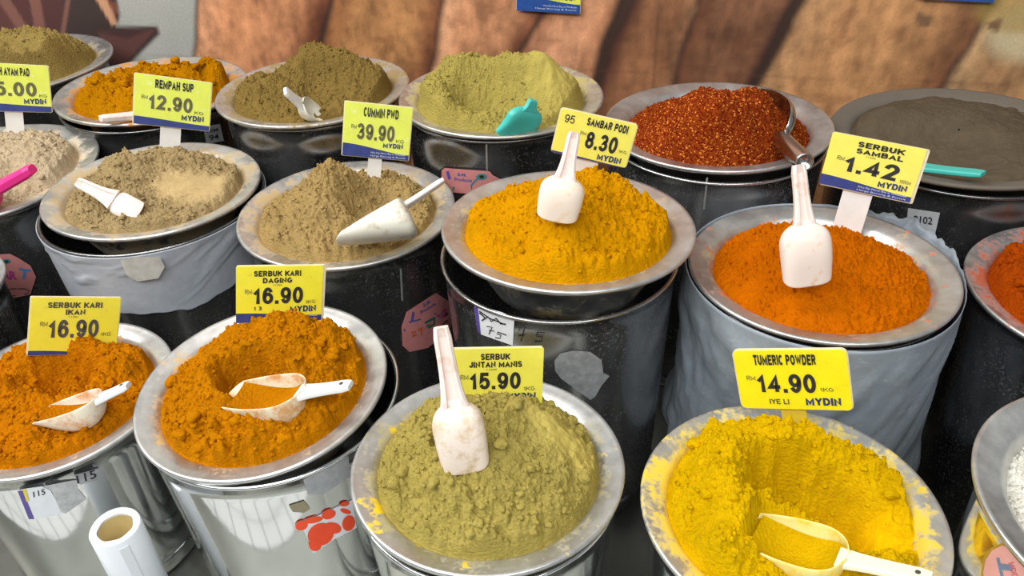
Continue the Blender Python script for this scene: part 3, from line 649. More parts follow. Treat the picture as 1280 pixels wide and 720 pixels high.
# ------------------------------------------------------------------ scoops
def bar_mesh(pts, w, t, channel=0, ups=None, chdir=1):
    """flat bar along pts (list of xyz), widths w, thickness t; channel recesses one face"""
    n = len(pts); V = []; F = []
    for k, (x, y, z) in enumerate(pts):
        a = w[k] / 2; b = t[k] / 2; e = min(a, b) * .45
        if channel:
            ci = a * .52; dp = b * 1.1 * (1 if 0 < k < n - 1 else .0)
            sec = [(-a, -b + e), (-a + e, -b), (a - e, -b), (a, -b + e), (a, b - e), (a - e, b), (ci, b), (ci * .9, b - dp), (-ci * .9, b - dp), (-ci, b), (-a + e, b), (-a, b - e)]
        else:
            sec = [(-a, -b + e), (-a + e, -b), (a - e, -b), (a, -b + e), (a, b - e), (a - e, b), (-a + e, b), (-a, b - e)]
        m = len(sec)
        for yy, zz in sec: V.append((x, y + yy, z + zz * chdir))
        if k:
            o = (k - 1) * m
            for j in range(m): F.append((o + j, o + (j + 1) % m, o + m + (j + 1) % m, o + m + j))
    F.append(tuple(range(m))[::-1]); F.append(tuple((n - 1) * m + j for j in range(m)))
    me = mesh('handle', V, F, False)
    bm = bmesh.new(); bm.from_mesh(me); bmesh.ops.recalc_face_normals(bm, faces=bm.faces[:]); bm.to_mesh(me); bm.free()
    return me
def scoop_bowl(L, W, D, tipw=.75, boxy=1.0, tipd=.06, knee=.62):
    n, m = 26, 22; V = []
    for a in range(n):
        t = a / (n - 1); x = L * t
        w = W / 2 * (tipw + (1 - tipw) * math.sin(min(1, t / .55) * math.pi / 2)); d = D * (tipd + (1 - tipd) * (min(1, t / knee) ** .85 if knee > .7 else math.sin(min(1, t / .6) * math.pi / 2) ** 1.1))
        if t > knee:
            q = math.sqrt(max(0.012, 1 - ((t - knee) / (1 - knee)) ** (2.3 if knee < .7 else 3.5))); w *= q; d *= q
        tip = L * .12 * (1 - t) ** 3
        for b in range(m):
            s = -1 + 2 * b / (m - 1); an = s * math.pi / 2
            yy = w * math.copysign(abs(math.sin(an)) ** (.8 / boxy), an); zz = -d * abs(math.cos(an)) ** (.8 / boxy)
            V.append((x - tip * math.cos(an) if True else x, yy, zz))
    I = np.arange(n * m).reshape(n, m)
    Q = np.stack([I[:-1, :-1], I[1:, :-1], I[1:, 1:], I[:-1, 1:]], -1).reshape(-1, 4)
    return grid_mesh('bowl', V, Q)
GR = 'scoops in the powders'
def carve(i, mw, L, W, D, tipw):
    """press the powder down where a scoop bowl lies in it"""
    me = POT[i].pile.data; n = len(me.vertices); co = np.zeros(n * 3); me.vertices.foreach_get('co', co); co = co.reshape(-1, 3)
    M = np.array(mw.inverted() @ POT[i].mw); Mi = np.array((mw.inverted() @ POT[i].mw).inverted())
    q = np.c_[co, np.ones(n)] @ M.T; t = q[:, 0] / L
    tt = np.clip(t, 0, 1); w = W / 2 * (tipw + (1 - tipw) * np.sin(np.minimum(1, tt / .55) * np.pi / 2)); d = D * (.06 + .94 * np.sin(np.minimum(1, tt / .6) * np.pi / 2) ** 1.1)
    b = np.where(tt > .62, np.sqrt(np.maximum(.012, 1 - (np.maximum(tt - .62, 0) / .38) ** 2.3)), 1); w = w * b + .002; d = d * b
    y = np.clip(np.abs(q[:, 1]) / w, 0, 1); zb = -d * np.sqrt(1 - y * y) - .003
    hit = (t > -.02) & (t < 1.02) & (np.abs(q[:, 1]) < w) & (q[:, 2] > zb) & (q[:, 2] < .05)
    q[hit, 2] = zb[hit]; co[hit] = (q @ Mi.T)[hit, :3]
    me.vertices.foreach_set('co', co.astype(np.float32).ravel()); me.update()
def scoop(label, mats, tip, end, up, L=.5, W=.30, D=.16, hw=.10, he=.085, ht=.045, chan=0, chdir=1, rise=0.0, hole=False, boxy=1.0, tipw=.75, mid=0, hmat=None, tipd=.06, cut=None, fill=False, knee=.62):
    """sizes are fractions of the tip-to-handle-end length"""
    tip = Vector(tip); end = Vector(end); ax = (end - tip); T = ax.length; ax.normalize()
    up = Vector(up); zc = (up - ax * up.dot(ax)).normalized(); yc = zc.cross(ax)
    mw = Matrix(((ax.x, yc.x, zc.x, tip.x), (ax.y, yc.y, zc.y, tip.y), (ax.z, yc.z, zc.z, tip.z), (0, 0, 0, 1)))
    e = bpy.data.objects.new('scoop', None); COL.objects.link(e); e.matrix_world = mw; e.empty_display_size = .02
    if cut: carve(cut, mw, L * T, W * T, D * T, tipw)
    bl = obj('bowl', scoop_bowl(L * T, W * T, D * T, tipw, boxy, tipd, knee), mats, e)
    so = bl.modifiers.new('wall', 'SOLIDIFY'); so.thickness = .0018; so.offset = -1
    ss = bl.modifiers.new('smooth', 'SUBSURF'); ss.levels = 1; ss.render_levels = 1
    x0 = L * T * .90; n = 9; pts = []; ws = []; ts = []
    for k in range(n):
        t = k / (n - 1); pts.append((x0 + (T - x0) * t, 0, -.006 * (1 - t) + rise * T * t * t - ht * T * .2))
        ws.append(T * ((hw * 1.7) * (1 - t) ** 4 + hw * (1 - (1 - t) ** 4) * (1 - t) + he * t * (1 - (1 - t) ** 4))); ts.append(T * ht * (1 if k else .6))
    ws[-1] *= .82; ts[-1] *= .8
    if fill:
        n, m = 16, 14; FV = []
        for a_ in range(n):
            t = .04 + .92 * a_ / (n - 1); w_ = W / 2 * (tipw + (1 - tipw) * math.sin(min(1, t / .55) * math.pi / 2)); d_ = D * (tipd + (1 - tipd) * math.sin(min(1, t / .6) * math.pi / 2) ** 1.1)
            q_ = math.sqrt(max(.012, 1 - ((t - .62) / .38) ** 2.3)) if t > .62 else 1
            for b_ in range(m):
                y_ = -.86 + 1.72 * b_ / (m - 1); z_ = -d_ * q_ * math.sqrt(max(0, 1 - y_ * y_))
                FV.append((L * T * t, T * w_ * q_ * y_, T * max(z_ + .004 / T, -D * (.42 + .25 * math.sin(3 * t + y_)) * min(1, 1.2 * (1 - t) + .5))))
        I = np.arange(n * m).reshape(n, m); Q = np.stack([I[:-1, :-1], I[1:, :-1], I[1:, 1:], I[:-1, 1:]], -1).reshape(-1, 4)
        fo = obj('powder_load', grid_mesh('load', FV, Q), powder_mat('scooped ' + SPICE[cut], PC[cut]), e); fo['kind'] = 'stuff'
    h = obj('handle', bar_mesh(pts, ws, ts, chan, None, chdir), hmat or mats, e)
    bv = h.modifiers.new('round', 'BEVEL'); bv.width = .0008; bv.segments = 2
    if hole:
        bm = bmesh.new(); bmesh.ops.create_cone(bm, cap_ends=True, segments=16, radius1=.0026, radius2=.0026, depth=.0012)
        me = bpy.data.meshes.new('eye'); bm.to_mesh(me); bm.free()
        x = obj('hanging_hole', me, DARK, h); x.location = (T * .93, 0, pts[-2][2] + T * ht * .5)
    return tag(e, label, 'scoop', GR)
def plastic(name, c, dust=None, amount=.5):
    t = NT(name); col = rgba(c)
    if dust:
        m = t.ramp(t.noise(45, 6, .7), [(.62 - amount * .25, (0, 0, 0)), (.80 - amount * .25, (.75,) * 3)])
        col = t.mix(m, col, rgba(dust))
    t.set(Base_Color=col, Roughness=.38); t.b.inputs['Subsurface Weight'].default_value = .08; t.b.inputs['Subsurface Radius'].default_value = (.004, .003, .002)
    return t.m
DARK = plain('dark hole', (70, 66, 60), .9)
WHITE = plastic('white plastic', (236, 236, 234)); PINKISH = plastic('pinkish white plastic', (240, 222, 212), (206, 166, 130), .25)
TEAL = plastic('teal plastic', (70, 190, 178)); PINK = plastic('pink plastic', (226, 42, 132)); STEEL = plain('scoop steel', (190, 190, 188), .22, 1)
UPV = (0, 0, 1); AWAY = tuple(AW); VIEW = tuple(-AW)
def vup(k=1.0, side=0.0): return tuple(np.array([0, 0, 1.0]) * k - AW * (1 - k) + AR * side)
def mixv(a, b, c): return tuple(AU * a + AR * b - AW * c)      # towards: up, right, the stall's front
scoop('white scoop with a clean flat handle lying in the rust-orange curry powder', plastic('curry stained white', (232, 220, 196), PC[1], .65), pworld(1, 52, 517, .022), pworld(1, 160, 480, .056), mixv(.8, -.5, .35), .66, .46, .30, .16, .15, .07, hmat=WHITE, hole=True, cut=1, fill=True)
scoop('white scoop filled with orange powder lying in the crumbly curry hollow', plastic('turmeric stained white', (234, 222, 190), PC[2], .75), pworld(2, 291, 492, .026), pworld(2, 438, 480, .064), mixv(.85, -.12, .5), .60, .40, .26, .115, .11, .05, hmat=WHITE, hole=True, cut=2, fill=True)
scoop('tall pinkish white scoop standing upright in the olive-green heap', plastic('olive dusted pinkish white', (240, 222, 206), (196, 168, 118), .6), pworld(3, 582, 578, .056), pworld(3, 551, 408, .205), AWAY, .46, .34, .13, .125, .12, .075, 1, -1, boxy=1.5, tipw=.92, hmat=PINKISH, tipd=.5)
scoop('yellow-stained white scoop lying in the bright turmeric hollow', plastic('yellow stained white', (236, 222, 140), (240, 196, 10), .6), pworld(4, 940, 660, .014), pworld(4, 1165, 722, .052), mixv(.8, .15, .55), .56, .40, .22, .10, .115, .05, hmat=plastic('cream plastic', (236, 234, 206)), hole=True, cut=4, fill=True)
scoop('white scoop propped at a slant in the brown-tan hollow', plastic('tan dusted white', (226, 222, 206), (160, 130, 88), .35), pworld(8, 429, 296, .040), pworld(8, 554, 224, .096), mixv(.9, -.5, -.15), .60, .40, .30, .10, .10, .045, hmat=WHITE, boxy=1.25, knee=.84)
scoop('pinkish white scoop standing upright in the golden yellow cone', plastic('golden dusted pinkish white', (242, 224, 206), (232, 190, 120), .3), pworld(9, 696, 270, .070), pworld(9, 718, 165, .175), AWAY, .48, .50, .16, .17, .15, .09, 1, -1, boxy=1.1, tipw=.9, hmat=PINKISH, tipd=.5)
scoop('pinkish white scoop standing upright in the smooth orange dome', plastic('orange dusted pinkish white', (242, 222, 208), (226, 160, 90), .25), pworld(10, 1008, 348, .048), pworld(10, 997, 206, .185), AWAY, .50, .42, .14, .13, .125, .07, 1, -1, boxy=1.5, tipw=.95, hmat=PINKISH, tipd=.5)
scoop('small pinkish white scoop stuck in the tan powder beside the smoothed slab', PINKISH, pworld(7, 172, 266, .004), pworld(7, 97, 228, .052), tuple(AW * .8 - np.array([0, 0, .4])), .42, .36, .08, .20, .17, .10, 1, -1, tipw=.95, tipd=.5)
scoop('hot pink scoop handle rising from the pale powder at the left edge', PINK, pworld(6, -75, 262, 0), pworld(6, 39, 209, .075), UPV, .58, .36, .2, .17, .12, .09)
scoop('white scoop with its handle raised in the khaki peak hollow', plastic('khaki dusted white', (222, 218, 200), (160, 136, 86), .5), pworld(14, 402, 143, .0), pworld(14, 357, 113, .070), vup(.5, .4), .50, .42, .24, .20, .20, .09, hmat=WHITE, cut=14)
scoop('teal scoop half buried in the olive powder crater', TEAL, pworld(15, 642, 166, -.006), pworld(15, 666, 124, .056), mixv(.1, -.7, -.8), .78, 1.0, .20, .36, .26, .12, boxy=1.9, tipw=1.15, tipd=.5)
scoop('teal scoop handle lying over the rim of the grey-brown powder', TEAL, pworld(17, 1086, 192, -.006), pworld(17, 1229, 219, .016), UPV, .42, .22, .12, .11, .12, .045, rise=.02)
scoop('pinkish white scoop handle poking out left of the 12.90 card', PINKISH, pworld(13, 222, 132, .0), pworld(13, 125, 147, .022), UPV, .5, .36, .18, .13, .13, .09)
# the metal scoop: steel blade with a tube for a handle
def metal_scoop():
    tip = Vector(pworld(16, 936, 134, .016)); end = Vector(pworld(16, 1006, 203, .030)); ax = end - tip; T = ax.length; ax.normalize()
    up = Vector(tuple(np.array([0, 0, .5]) - AR)); zc = (up - ax * up.dot(ax)).normalized(); yc = zc.cross(ax)
    e = bpy.data.objects.new('scoop', None); COL.objects.link(e)
    e.matrix_world = Matrix(((ax.x, yc.x, zc.x, tip.x), (ax.y, yc.y, zc.y, tip.y), (ax.z, yc.z, zc.z, tip.z), (0, 0, 0, 1)))
    b = obj('bowl', scoop_bowl(.60 * T, .40 * T, .10 * T, .7), STEEL, e)
    s = b.modifiers.new('wall', 'SOLIDIFY'); s.thickness = .0015; s.offset = -1
    r = .0150; pr = [(r * .55, .55 * T), (r * .9, .60 * T), (r, .64 * T), (r, T - .002), (r * .96, T), (r * .80, T), (r * .76, T - .012), (0, T - .014)]
    h = obj('tube_handle', lathe('tube', pr, 32), STEEL, e); h.rotation_euler = (0, math.pi / 2, 0); h.location = (0, 0, 0)
    tag(e, 'steel scoop with a tube handle stuck in the dark red chilli flakes', 'scoop', GR)
metal_scoop()

# ------------------------------------------------------------------ price cards
INK = plain('black ink', (44, 42, 44), .6, var=.2); BLUEINK = plain('dark blue ink', (44, 56, 106), .6, var=.1); GREYINK = plain('faded ink', (104, 98, 66), .6)
WINK = plain('white ink', (216, 220, 232), .6); BAND = plain('blue print', (56, 68, 130), .4, var=.18, scale=60); BAND2 = plain('royal blue print', (44, 84, 156), .4, var=.15, scale=60)
BOARD = plain('cream card board', (226, 214, 180), .5, var=.12, scale=60); WBOARD = plain('white plastic stake', (236, 232, 224), .45, var=.06)
def card_mat(name, c, stain=None, amount=.3):
    t = NT(name); col = t.ramp(t.noise(40, 5), [(.3, tuple(x * .93 for x in lin(c))), (.7, tuple(min(1, x * 1.04) for x in lin(c)))])
    if stain: col = t.mix(t.ramp(t.noise(55, 6, .7), [(.70 - amount * .3, (0, 0, 0)), (.82 - amount * .3, (.8,) * 3)]), col, rgba(stain))
    t.set(Base_Color=col, Roughness=.28); t.b.inputs['Specular IOR Level'].default_value = .4; t.b.inputs['Coat Weight'].default_value = .25
    t.b.inputs['Coat Roughness'].default_value = .15; t.bump(t.noise(14, 3), .15, .004); return t.m
def rrect(w, h, r, n=5):
    pts = []
    for cx, cy, a0 in ((w / 2 - r, h / 2 - r, 0), (-w / 2 + r, h / 2 - r, 90), (-w / 2 + r, -h / 2 + r, 180), (w / 2 - r, -h / 2 + r, 270)):
        for k in range(n + 1):
            a = math.radians(a0 + 90 * k / n); pts.append((cx + r * math.cos(a), cy + r * math.sin(a)))
    return pts
def slab(name, pts, z0, z1):
    n = len(pts); V = [(x, y, z0) for x, y in pts] + [(x, y, z1) for x, y in pts]
    F = [tuple(range(n))[::-1], tuple(range(n, 2 * n))] + [(k, (k + 1) % n, n + (k + 1) % n, n + k) for k in range(n)]
    return mesh(name, V, F, False)
CG = 'yellow price cards'
def card(label, corners, anchor, texts, c, stain=None, amt=.3, band=(.80, .88), stake=None, lean=10, rad=.03, bandm=None, group=CG, wall=False, frame=.012, boff=(0, 0), stakem=None, cat='price card'):
    a = np.array(anchor); hd = a - CAMP; hd[2] = 0; hd /= np.linalg.norm(hd)
    if wall: nrm = np.array([0, -1.0, 0])
    else:
        l = math.radians(lean); nrm = -hd * math.cos(l) + np.array([0, 0, math.sin(l)])
    C = [at_plane(x, y, a, nrm) for x, y in corners]        # TL TR BR BL
    ctr = sum(C) / 4; ex = (C[1] - C[0]) + (C[2] - C[3]); ex /= np.linalg.norm(ex); ey = np.cross(nrm, ex); ey /= np.linalg.norm(ey)
    w = (np.linalg.norm(C[1] - C[0]) + np.linalg.norm(C[2] - C[3])) / 2; h = (np.linalg.norm(C[3] - C[0]) + np.linalg.norm(C[2] - C[1])) / 2
    e = bpy.data.objects.new('price_card', None); COL.objects.link(e); e.empty_display_size = .02
    e.matrix_world = Matrix(((ex[0], ey[0], nrm[0], ctr[0]), (ex[1], ey[1], nrm[1], ctr[1]), (ex[2], ey[2], nrm[2], ctr[2]), (0, 0, 0, 1)))
    tag(e, label, cat, group)
    obj('board', slab('board', [(x + boff[0] * w, y + boff[1] * h) for x, y in rrect(w, h, rad * w)], -.004, -.0006), BOARD, e)
    fw, fh = w * (1 - 2 * frame), h * (1 - 2 * frame)
    obj('yellow_face', slab('face', rrect(fw, fh, rad * w * .8), -.0006, .0004), card_mat('yellow card ' + label, c, stain, amt), e)
    if band:
        n = 16; top = []
        for k in range(n + 1):
            t = k / n; yy = band[0] + (band[1] - band[0]) * (t * t * (3 - 2 * t)); top.append((-fw / 2 + fw * t, fh / 2 - fh * yy))
        obj('blue_band', slab('band', [(-fw / 2, -fh / 2), (fw / 2, -fh / 2)] + top[::-1], .0003, .0008), bandm or BAND, e)
    for s, x0, y0, x1, y1, m, bold, nm in texts:
        co, fs = bold_mesh(s, .13 if bold < .01 else (.235 if nm in (N1, BR) else .20)) if all(q in GLY for q in s) and nm != 'slogan_lettering' and nm != CO else text_mesh(s, bold); V = [(-fw / 2 + fw * (x0 + (x1 - x0) * a_), fh / 2 - fh * (y1 - (y1 - y0) * b_), .0011) for a_, b_ in co]
        me = mesh('lettering', V, fs, False); obj(nm, me, m, e)
    if stake:
        (sx0, sx1, syb) = stake                            # pixel columns of the stake and the row where it enters the powder
        pl = at_plane(sx0, corners[3][1], a - nrm * .003, nrm); pr = at_plane(sx1, corners[2][1], a - nrm * .003, nrm); sw = np.linalg.norm(pr - pl) * .96
        inv = e.matrix_world.inverted(); x = (inv @ Vector((pl + pr) / 2)).x; bot = (inv @ Vector(at_plane((sx0 + sx1) / 2, syb, a, nrm))).y - .03
        obj('stake', slab('stake', [(x - sw / 2, -h * .2), (x - sw / 2, bot), (x, bot - .006), (x + sw / 2, bot), (x + sw / 2, -h * .2)], -.0066, -.0042), stakem or WBOARD, e)
    return e
N1, N2, CO, PRC, RM, KG, BR = 'name_lettering', 'name_lettering', 'code_lettering', 'price_lettering', 'currency_lettering', 'unit_lettering', 'brand_lettering'
def layout(lines, price, unit, px=(.20, .76), code='11295', brand='MYDIN', rm=True, slogan=True, ink=INK, inkp=None, extra=(), nx=None, bx=(.62, .93), by=(.715, .83), py=(.37, .67), sl=('Why Pay More? Buy at Wholesale', 'Harga Borong & Runcit')):
    t = []
    if len(lines) == 2:
        a, b = (nx or ((.20, .74), (.30, .64)))
        t += [(lines[0], a[0], .075, a[1], .175, ink, .028, N1), (lines[1], b[0], .20, b[1], .295, ink, .028, N2)]
    else:
        a = (nx or ((.20, .76),))[0]; t += [(lines[0], a[0], .065, a[1], .24, ink, .024, N1)]
    if code: t.append((code, .42, .315, .52, .345, GREYINK, 0, CO))
    t.append((price, px[0], py[0], px[1], py[1], inkp or ink, .032, PRC))
    if rm: t.append(('RM', px[0] - .09, py[0] + .03, px[0] - .01, py[0] + .11, GREYINK, 0, RM))
    t.append((unit, min(.86, px[1] + .03), .615, min(.96, px[1] + .15), .68, GREYINK, .005, KG))
    t.append((brand, bx[0], by[0], bx[1], by[1], BLUEINK, .016, BR))
    if slogan: t += [(sl[0], .42, .885, .95, .93, WINK, 0, 'slogan_lettering'), (sl[1], .42, .945, .95, .985, WINK, 0, 'slogan_lettering')]
    return t + list(extra)
YB = (255, 240, 62); YP = (246, 236, 110); YG = (234, 242, 100)
card('bright yellow price card reading 14.90 over the turmeric powder', [(919, 438), (1062, 436), (1065, 514), (922, 510)], pworld(4, 991, 527, .018),
     layout(['TUMERIC POWDER'], '14.90', '1KG', (.18, .71), None, slogan=False, nx=((.18, .735),), bx=(.60, .91), by=(.79, .92), py=(.39, .71), extra=[('IYE LI', .27, .82, .45, .91, GREYINK, .01, 'mark_lettering')]), (252, 236, 34), (240, 204, 24), .35, None, (975, 1008, 530), 6, .06, stakem=plain('yellow dusted stake', (222, 196, 60), .6))
card('yellow price card reading 15.90 behind the upright scoop in olive powder', [(556, 436), (680, 433), (680, 512), (556, 514)], pworld(3, 620, 506, .030),
     layout(['SERBUK', 'JINTAN MANIS'], '15.90', '1KG', (.24, .77), '11299', nx=((.36, .66), (.24, .78)), py=(.375, .65)), (250, 240, 92), None, .2, (.9, .96), None, 8, .02, boff=(-.02, -.01))
card('stained yellow price card reading 16.90 in the crumbly orange curry powder', [(290, 333), (401, 331), (407, 400), (297, 404)], pworld(2, 350, 404, .030),
     layout(['SERBUK KARI', 'DAGING'], '16.90', '1KG', (.19, .77), '11282', extra=[('1 3', .20, .71, .29, .78, INK, .01, 'mark_lettering')]), YB, (206, 150, 30), .28, (.83, .90), None, 8, .025, boff=(.02, -.005))
card('stained yellow price card reading 16.90 in the rust-orange curry powder', [(35, 372), (148, 371), (150, 442), (36, 444)], pworld(1, 92, 436, .020),
     layout(['SERBUK KARI', 'IKAN'], '16.90', '1KG', (.20, .77), '11281', nx=((.18, .79), (.38, .60)), ink=plain('worn ink', (84, 78, 74), .6, var=.3), by=(.80, .92), py=(.38, .70), slogan=False), (254, 236, 70), (214, 170, 50), .32, (.92, .99), None, 8, .02)
card('tilted yellow price card reading 8.30 behind the upright scoop in golden powder', [(702, 134), (798, 156), (783, 211), (687, 190)], pworld(9, 727, 226, .030),
     layout(['SAMBAR PODI'], '8.30', '1KG', (.40, .82), None, slogan=False, nx=((.36, .90),), bx=(.60, .92), by=(.80, .94), py=(.36, .74), extra=[('95', .07, .10, .20, .28, INK, 0, 'mark_lettering')], rm=True), (250, 240, 104), None, .2, (.955, .99), (719, 745, 232), 6, .05)
card('tilted pale yellow price card reading 1.42 over the smooth orange dome', [(1040, 163), (1158, 187), (1141, 254), (1022, 230)], pworld(10, 1071, 278, .010),
     layout(['SERBUK', 'SAMBAL'], '1.42', '100GM', (.21, .80), '11226', nx=((.30, .80), (.30, .80))), (248, 236, 104), (222, 208, 128), .3, (.80, .90), (1058, 1086, 282), 10, .02, boff=(.02, -.01))
card('glossy yellow price card reading 39.90 behind the brown-tan powder', [(430, 126), (516, 134), (512, 202), (427, 194)], pworld(8, 469, 206, .050),
     layout(['CUMMIN PWD'], '39.90', 'KG', (.20, .76), None, bx=(.60, .90), by=(.70, .79), slogan=True, rm=True, inkp=GREYINK, nx=((.28, .80),)), YG, (250, 252, 220), .35, (.76, .90), (461, 477, 208), 12, .02)
card('glossy yellow price card reading 12.90 on a white stake in the tan powder', [(168, 91), (266, 103), (262, 165), (165, 154)], pworld(7, 213, 184, .020),
     layout(['REMPAH SUP'], '12.90', 'KG', (.18, .76), None, nx=((.26, .76),), bx=(.62, .92), inkp=GREYINK, slogan=False), YG, (252, 252, 226), .4, (.84, .90), (201, 226, 188), 12, .02)
card('glossy yellow price card reading 5.00 cut by the left edge', [(-42, 77), (64, 82), (63, 141), (-42, 138)], pworld(6, 17, 166, .020),
     layout(['REMPAH AYAM PAD'], '15.00', 'KG', (.20, .83), None, nx=((.18, .76),), bx=(.66, .94), inkp=GREYINK, slogan=False), YG, (252, 252, 226), .4, (.82, .88), (5, 29, 168), 12, .02)
card('blue-edged price card on the mural at the top middle', [(647, -46), (728, -42), (725, 18), (643, 13)], (0, WALL_Y - .012, 0),
     [('MYDIN', .60, .60, .92, .72, BLUEINK, .016, BR), ('Why Pay More? Buy at Wholesale', .42, .84, .95, .89, WINK, 0, 'slogan_lettering'), ('Harga Borong & Runcit', .30, .905, .95, .95, WINK, 0, 'slogan_lettering')], (238, 240, 90), None, .1, (.66, .80), None, 0, .02, BAND2, wall=True, frame=.008)
card('blue-edged price card on the mural at the top right', [(1158, -62), (1254, -58), (1251, 3), (1155, -1)], (0, WALL_Y - .012, 0),
     [('MYDIN', .60, .60, .92, .72, BLUEINK, .016, BR), ('Why Pay More? Buy at Wholesale', .42, .84, .95, .89, WINK, 0, 'slogan_lettering'), ('Harga Borong & Runcit', .30, .905, .95, .95, WINK, 0, 'slogan_lettering')], (238, 240, 90), None, .1, (.66, .80), None, 0, .02, BAND2, wall=True, frame=.008)

# ------------------------------------------------------------------ stickers and marks on the drums
def patch(i, pts, off=.0012, cuts=3):
    bm = bmesh.new(); vs = [bm.verts.new((x, y, 0)) for x, y in pts]; bm.faces.new(vs)
    bmesh.ops.triangulate(bm, faces=bm.faces[:])
    for _ in range(cuts): bmesh.ops.subdivide_edges(bm, edges=[e for e in bm.edges if e.calc_length() > 6], cuts=1)
    bmesh.ops.triangulate(bm, faces=bm.faces[:])
    for v in bm.verts: v.co = Vector(drum_hit(i, v.co.x, v.co.y, off))
    me = bpy.data.meshes.new('patch'); bm.to_mesh(me); bm.free(); return me
def sticker(i, name, pts, mat, off=.0012, label=None):
    o = dchild(i, name, patch(i, pts, off), mat)
    if label: o['label'] = label
    return o
def on_drum(i, name, me, mat, parent):
    p = POT[i]; me.transform(Matrix.Translation((-p.bx, -p.by, -p.z0))); return obj(name, me, mat, parent)
def mark(i, parent, s, o0, ex, ey, mat, bold=0, off=.0018, name='lettering'):
    co, fs = text_mesh(s, bold)
    V = [drum_hit(i, o0[0] + ex[0] * a + ey[0] * b, o0[1] + ex[1] * a + ey[1] * b, off) for a, b in co]
    return on_drum(i, name, mesh('t', V, fs, False), mat, parent)
def stroke(i, parent, pts, w, mat, off=.0018, name='pen_stroke'):
    V = []; F = []; P = np.array(pts, float)
    for k in range(len(P)):
        d = P[min(k + 1, len(P) - 1)] - P[max(k - 1, 0)]; d /= np.linalg.norm(d) + 1e-9; n = np.array([-d[1], d[0]]) * w / 2
        V += [drum_hit(i, *(P[k] - n), off), drum_hit(i, *(P[k] + n), off)]
        if k: F.append((2 * k - 2, 2 * k - 1, 2 * k + 1, 2 * k))
    return on_drum(i, name, mesh('s', V, F, False), mat, parent)
def blob(i, parent, cx, cy, rx, ry, ang, mat, off=.0018, name='printed_shape', n=18):
    ca, sa = math.cos(ang), math.sin(ang)
    pts = [(cx + rx * math.cos(a) * ca - ry * math.sin(a) * sa, cy + rx * math.cos(a) * sa + ry * math.sin(a) * ca) for a in [2 * math.pi * k / n for k in range(n)]]
    return on_drum(i, name, patch(i, pts, off, 2), mat, parent)
PAPER = plain('white paper', (228, 230, 232), .6, var=.05); PPINK = plain('pink sticker', (206, 132, 128), .45, var=.1); PURP = plain('purple print', (92, 76, 150), .5)
YEL = plain('yellow print', (226, 204, 60), .5); REDP = plain('red print', (246, 78, 36), .45, var=.12); PEN = plain('black pen', (28, 28, 34), .6)
BPR = plain('blue print ink', (70, 86, 150), .5); MAG = plain('magenta print', (176, 60, 130), .5); GRN = plain('green print', (40, 110, 84), .5); ORG = plain('orange print', (196, 96, 50), .5)
TEALP = plain('teal print', (70, 128, 130), .5); RES = plain('torn paper residue', (150, 152, 152), .7, var=.25, scale=80); BLK = plain('black outline', (40, 30, 32), .6); SKY = plain('grey-blue print', (112, 132, 160), .5)
# front left drum: handwritten label with purple margin and torn tape
s = sticker(1, 'price_sticker', [(22, 613), (30, 611), (52, 608), (63, 613), (79, 642), (44, 649)], PAPER, label='white sticker with handwritten 115')
on_drum(1, 'purple_margin', patch(1, [(22, 614), (28, 613), (43, 649), (36, 649)], .0016), PURP, s)
on_drum(1, 'yellow_margin', patch(1, [(28, 612), (32, 611), (36, 626), (33, 627)], .0020), YEL, s)
mark(1, s, '115', (42, 622), (15, -4), (-1, -7), PEN, .012)
sticker(1, 'torn_label', [(53, 608), (88, 601), (96, 600), (98, 612), (108, 624), (82, 642), (76, 640), (64, 613)], plain('torn foil label', (186, 188, 188), .45, .3, var=.2, scale=90))
s = sticker(1, 'torn_label', [(92, 594), (124, 585), (122, 600), (100, 606)], RES)
mark(1, s, '115', (97, 605), (24, -8), (-2, -10), PEN, .01)
# second drum: red flower sticker and torn silver label
s = sticker(2, 'flower_sticker', [(369, 655), (392, 647), (440, 625), (446, 660), (418, 674), (392, 692), (386, 676), (380, 664)], PAPER, label='white sticker printed with red flowers')
for a in ((377, 657, 8, 6, -.3), (392, 650, 12, 4, -.2), (401, 668, 17, 14, -.4), (411, 643, 9, 6, -.3), (394, 681, 8, 8, 0), (416, 660, 11, 7, .2), (436, 654, 8, 10, .3), (432, 639, 7, 3, .3), (431, 630, 6, 3, -.2)):
    blob(2, s, *a, REDP)
sticker(2, 'torn_label', [(379, 600), (435, 566), (438, 596), (405, 618), (398, 612), (385, 618)], plain('torn silver label', (170, 172, 174), .4, .4, var=.15, scale=90))
sticker(2, 'tape_scrap', [(361, 632), (380, 626), (388, 636), (380, 641), (366, 640)], plain('old tape', (150, 140, 110), .4, .2))
# centre back drum
sticker(9, 'price_sticker', [(593, 382), (627, 390), (643, 398), (641, 432), (601, 418)], PAPER, label='white sticker with a crossed-out word and 75')
s = POT[9].drum.children[-1]
on_drum(9, 'purple_margin', patch(9, [(592, 384), (597, 383), (601, 418), (597, 414)], .0016), PURP, s)
stroke(9, s, [(599, 391), (606, 397), (602, 401), (610, 396), (614, 402), (620, 398), (626, 405), (632, 405)], 1.6, PEN)
stroke(9, s, [(599, 389), (612, 398), (632, 406)], 1.4, PEN)
stroke(9, s, [(608, 408), (615, 409), (611, 418)], 1.3, PEN); stroke(9, s, [(611, 413), (618, 414)], 1, PEN)
stroke(9, s, [(633, 419), (622, 415), (621, 417), (626, 419), (625, 423), (619, 422)], 1.3, PEN)
ink = plain('marker on steel', (20, 20, 22), .8)
stroke(9, POT[9].drum, [(647, 413), (655, 412), (651, 427)], 1.3, ink, .001); stroke(9, POT[9].drum, [(648, 420), (656, 419)], 1, ink, .001)
stroke(9, POT[9].drum, [(681, 416), (672, 415), (670, 420), (678, 421), (677, 427), (668, 427)], 1.3, ink, .001)
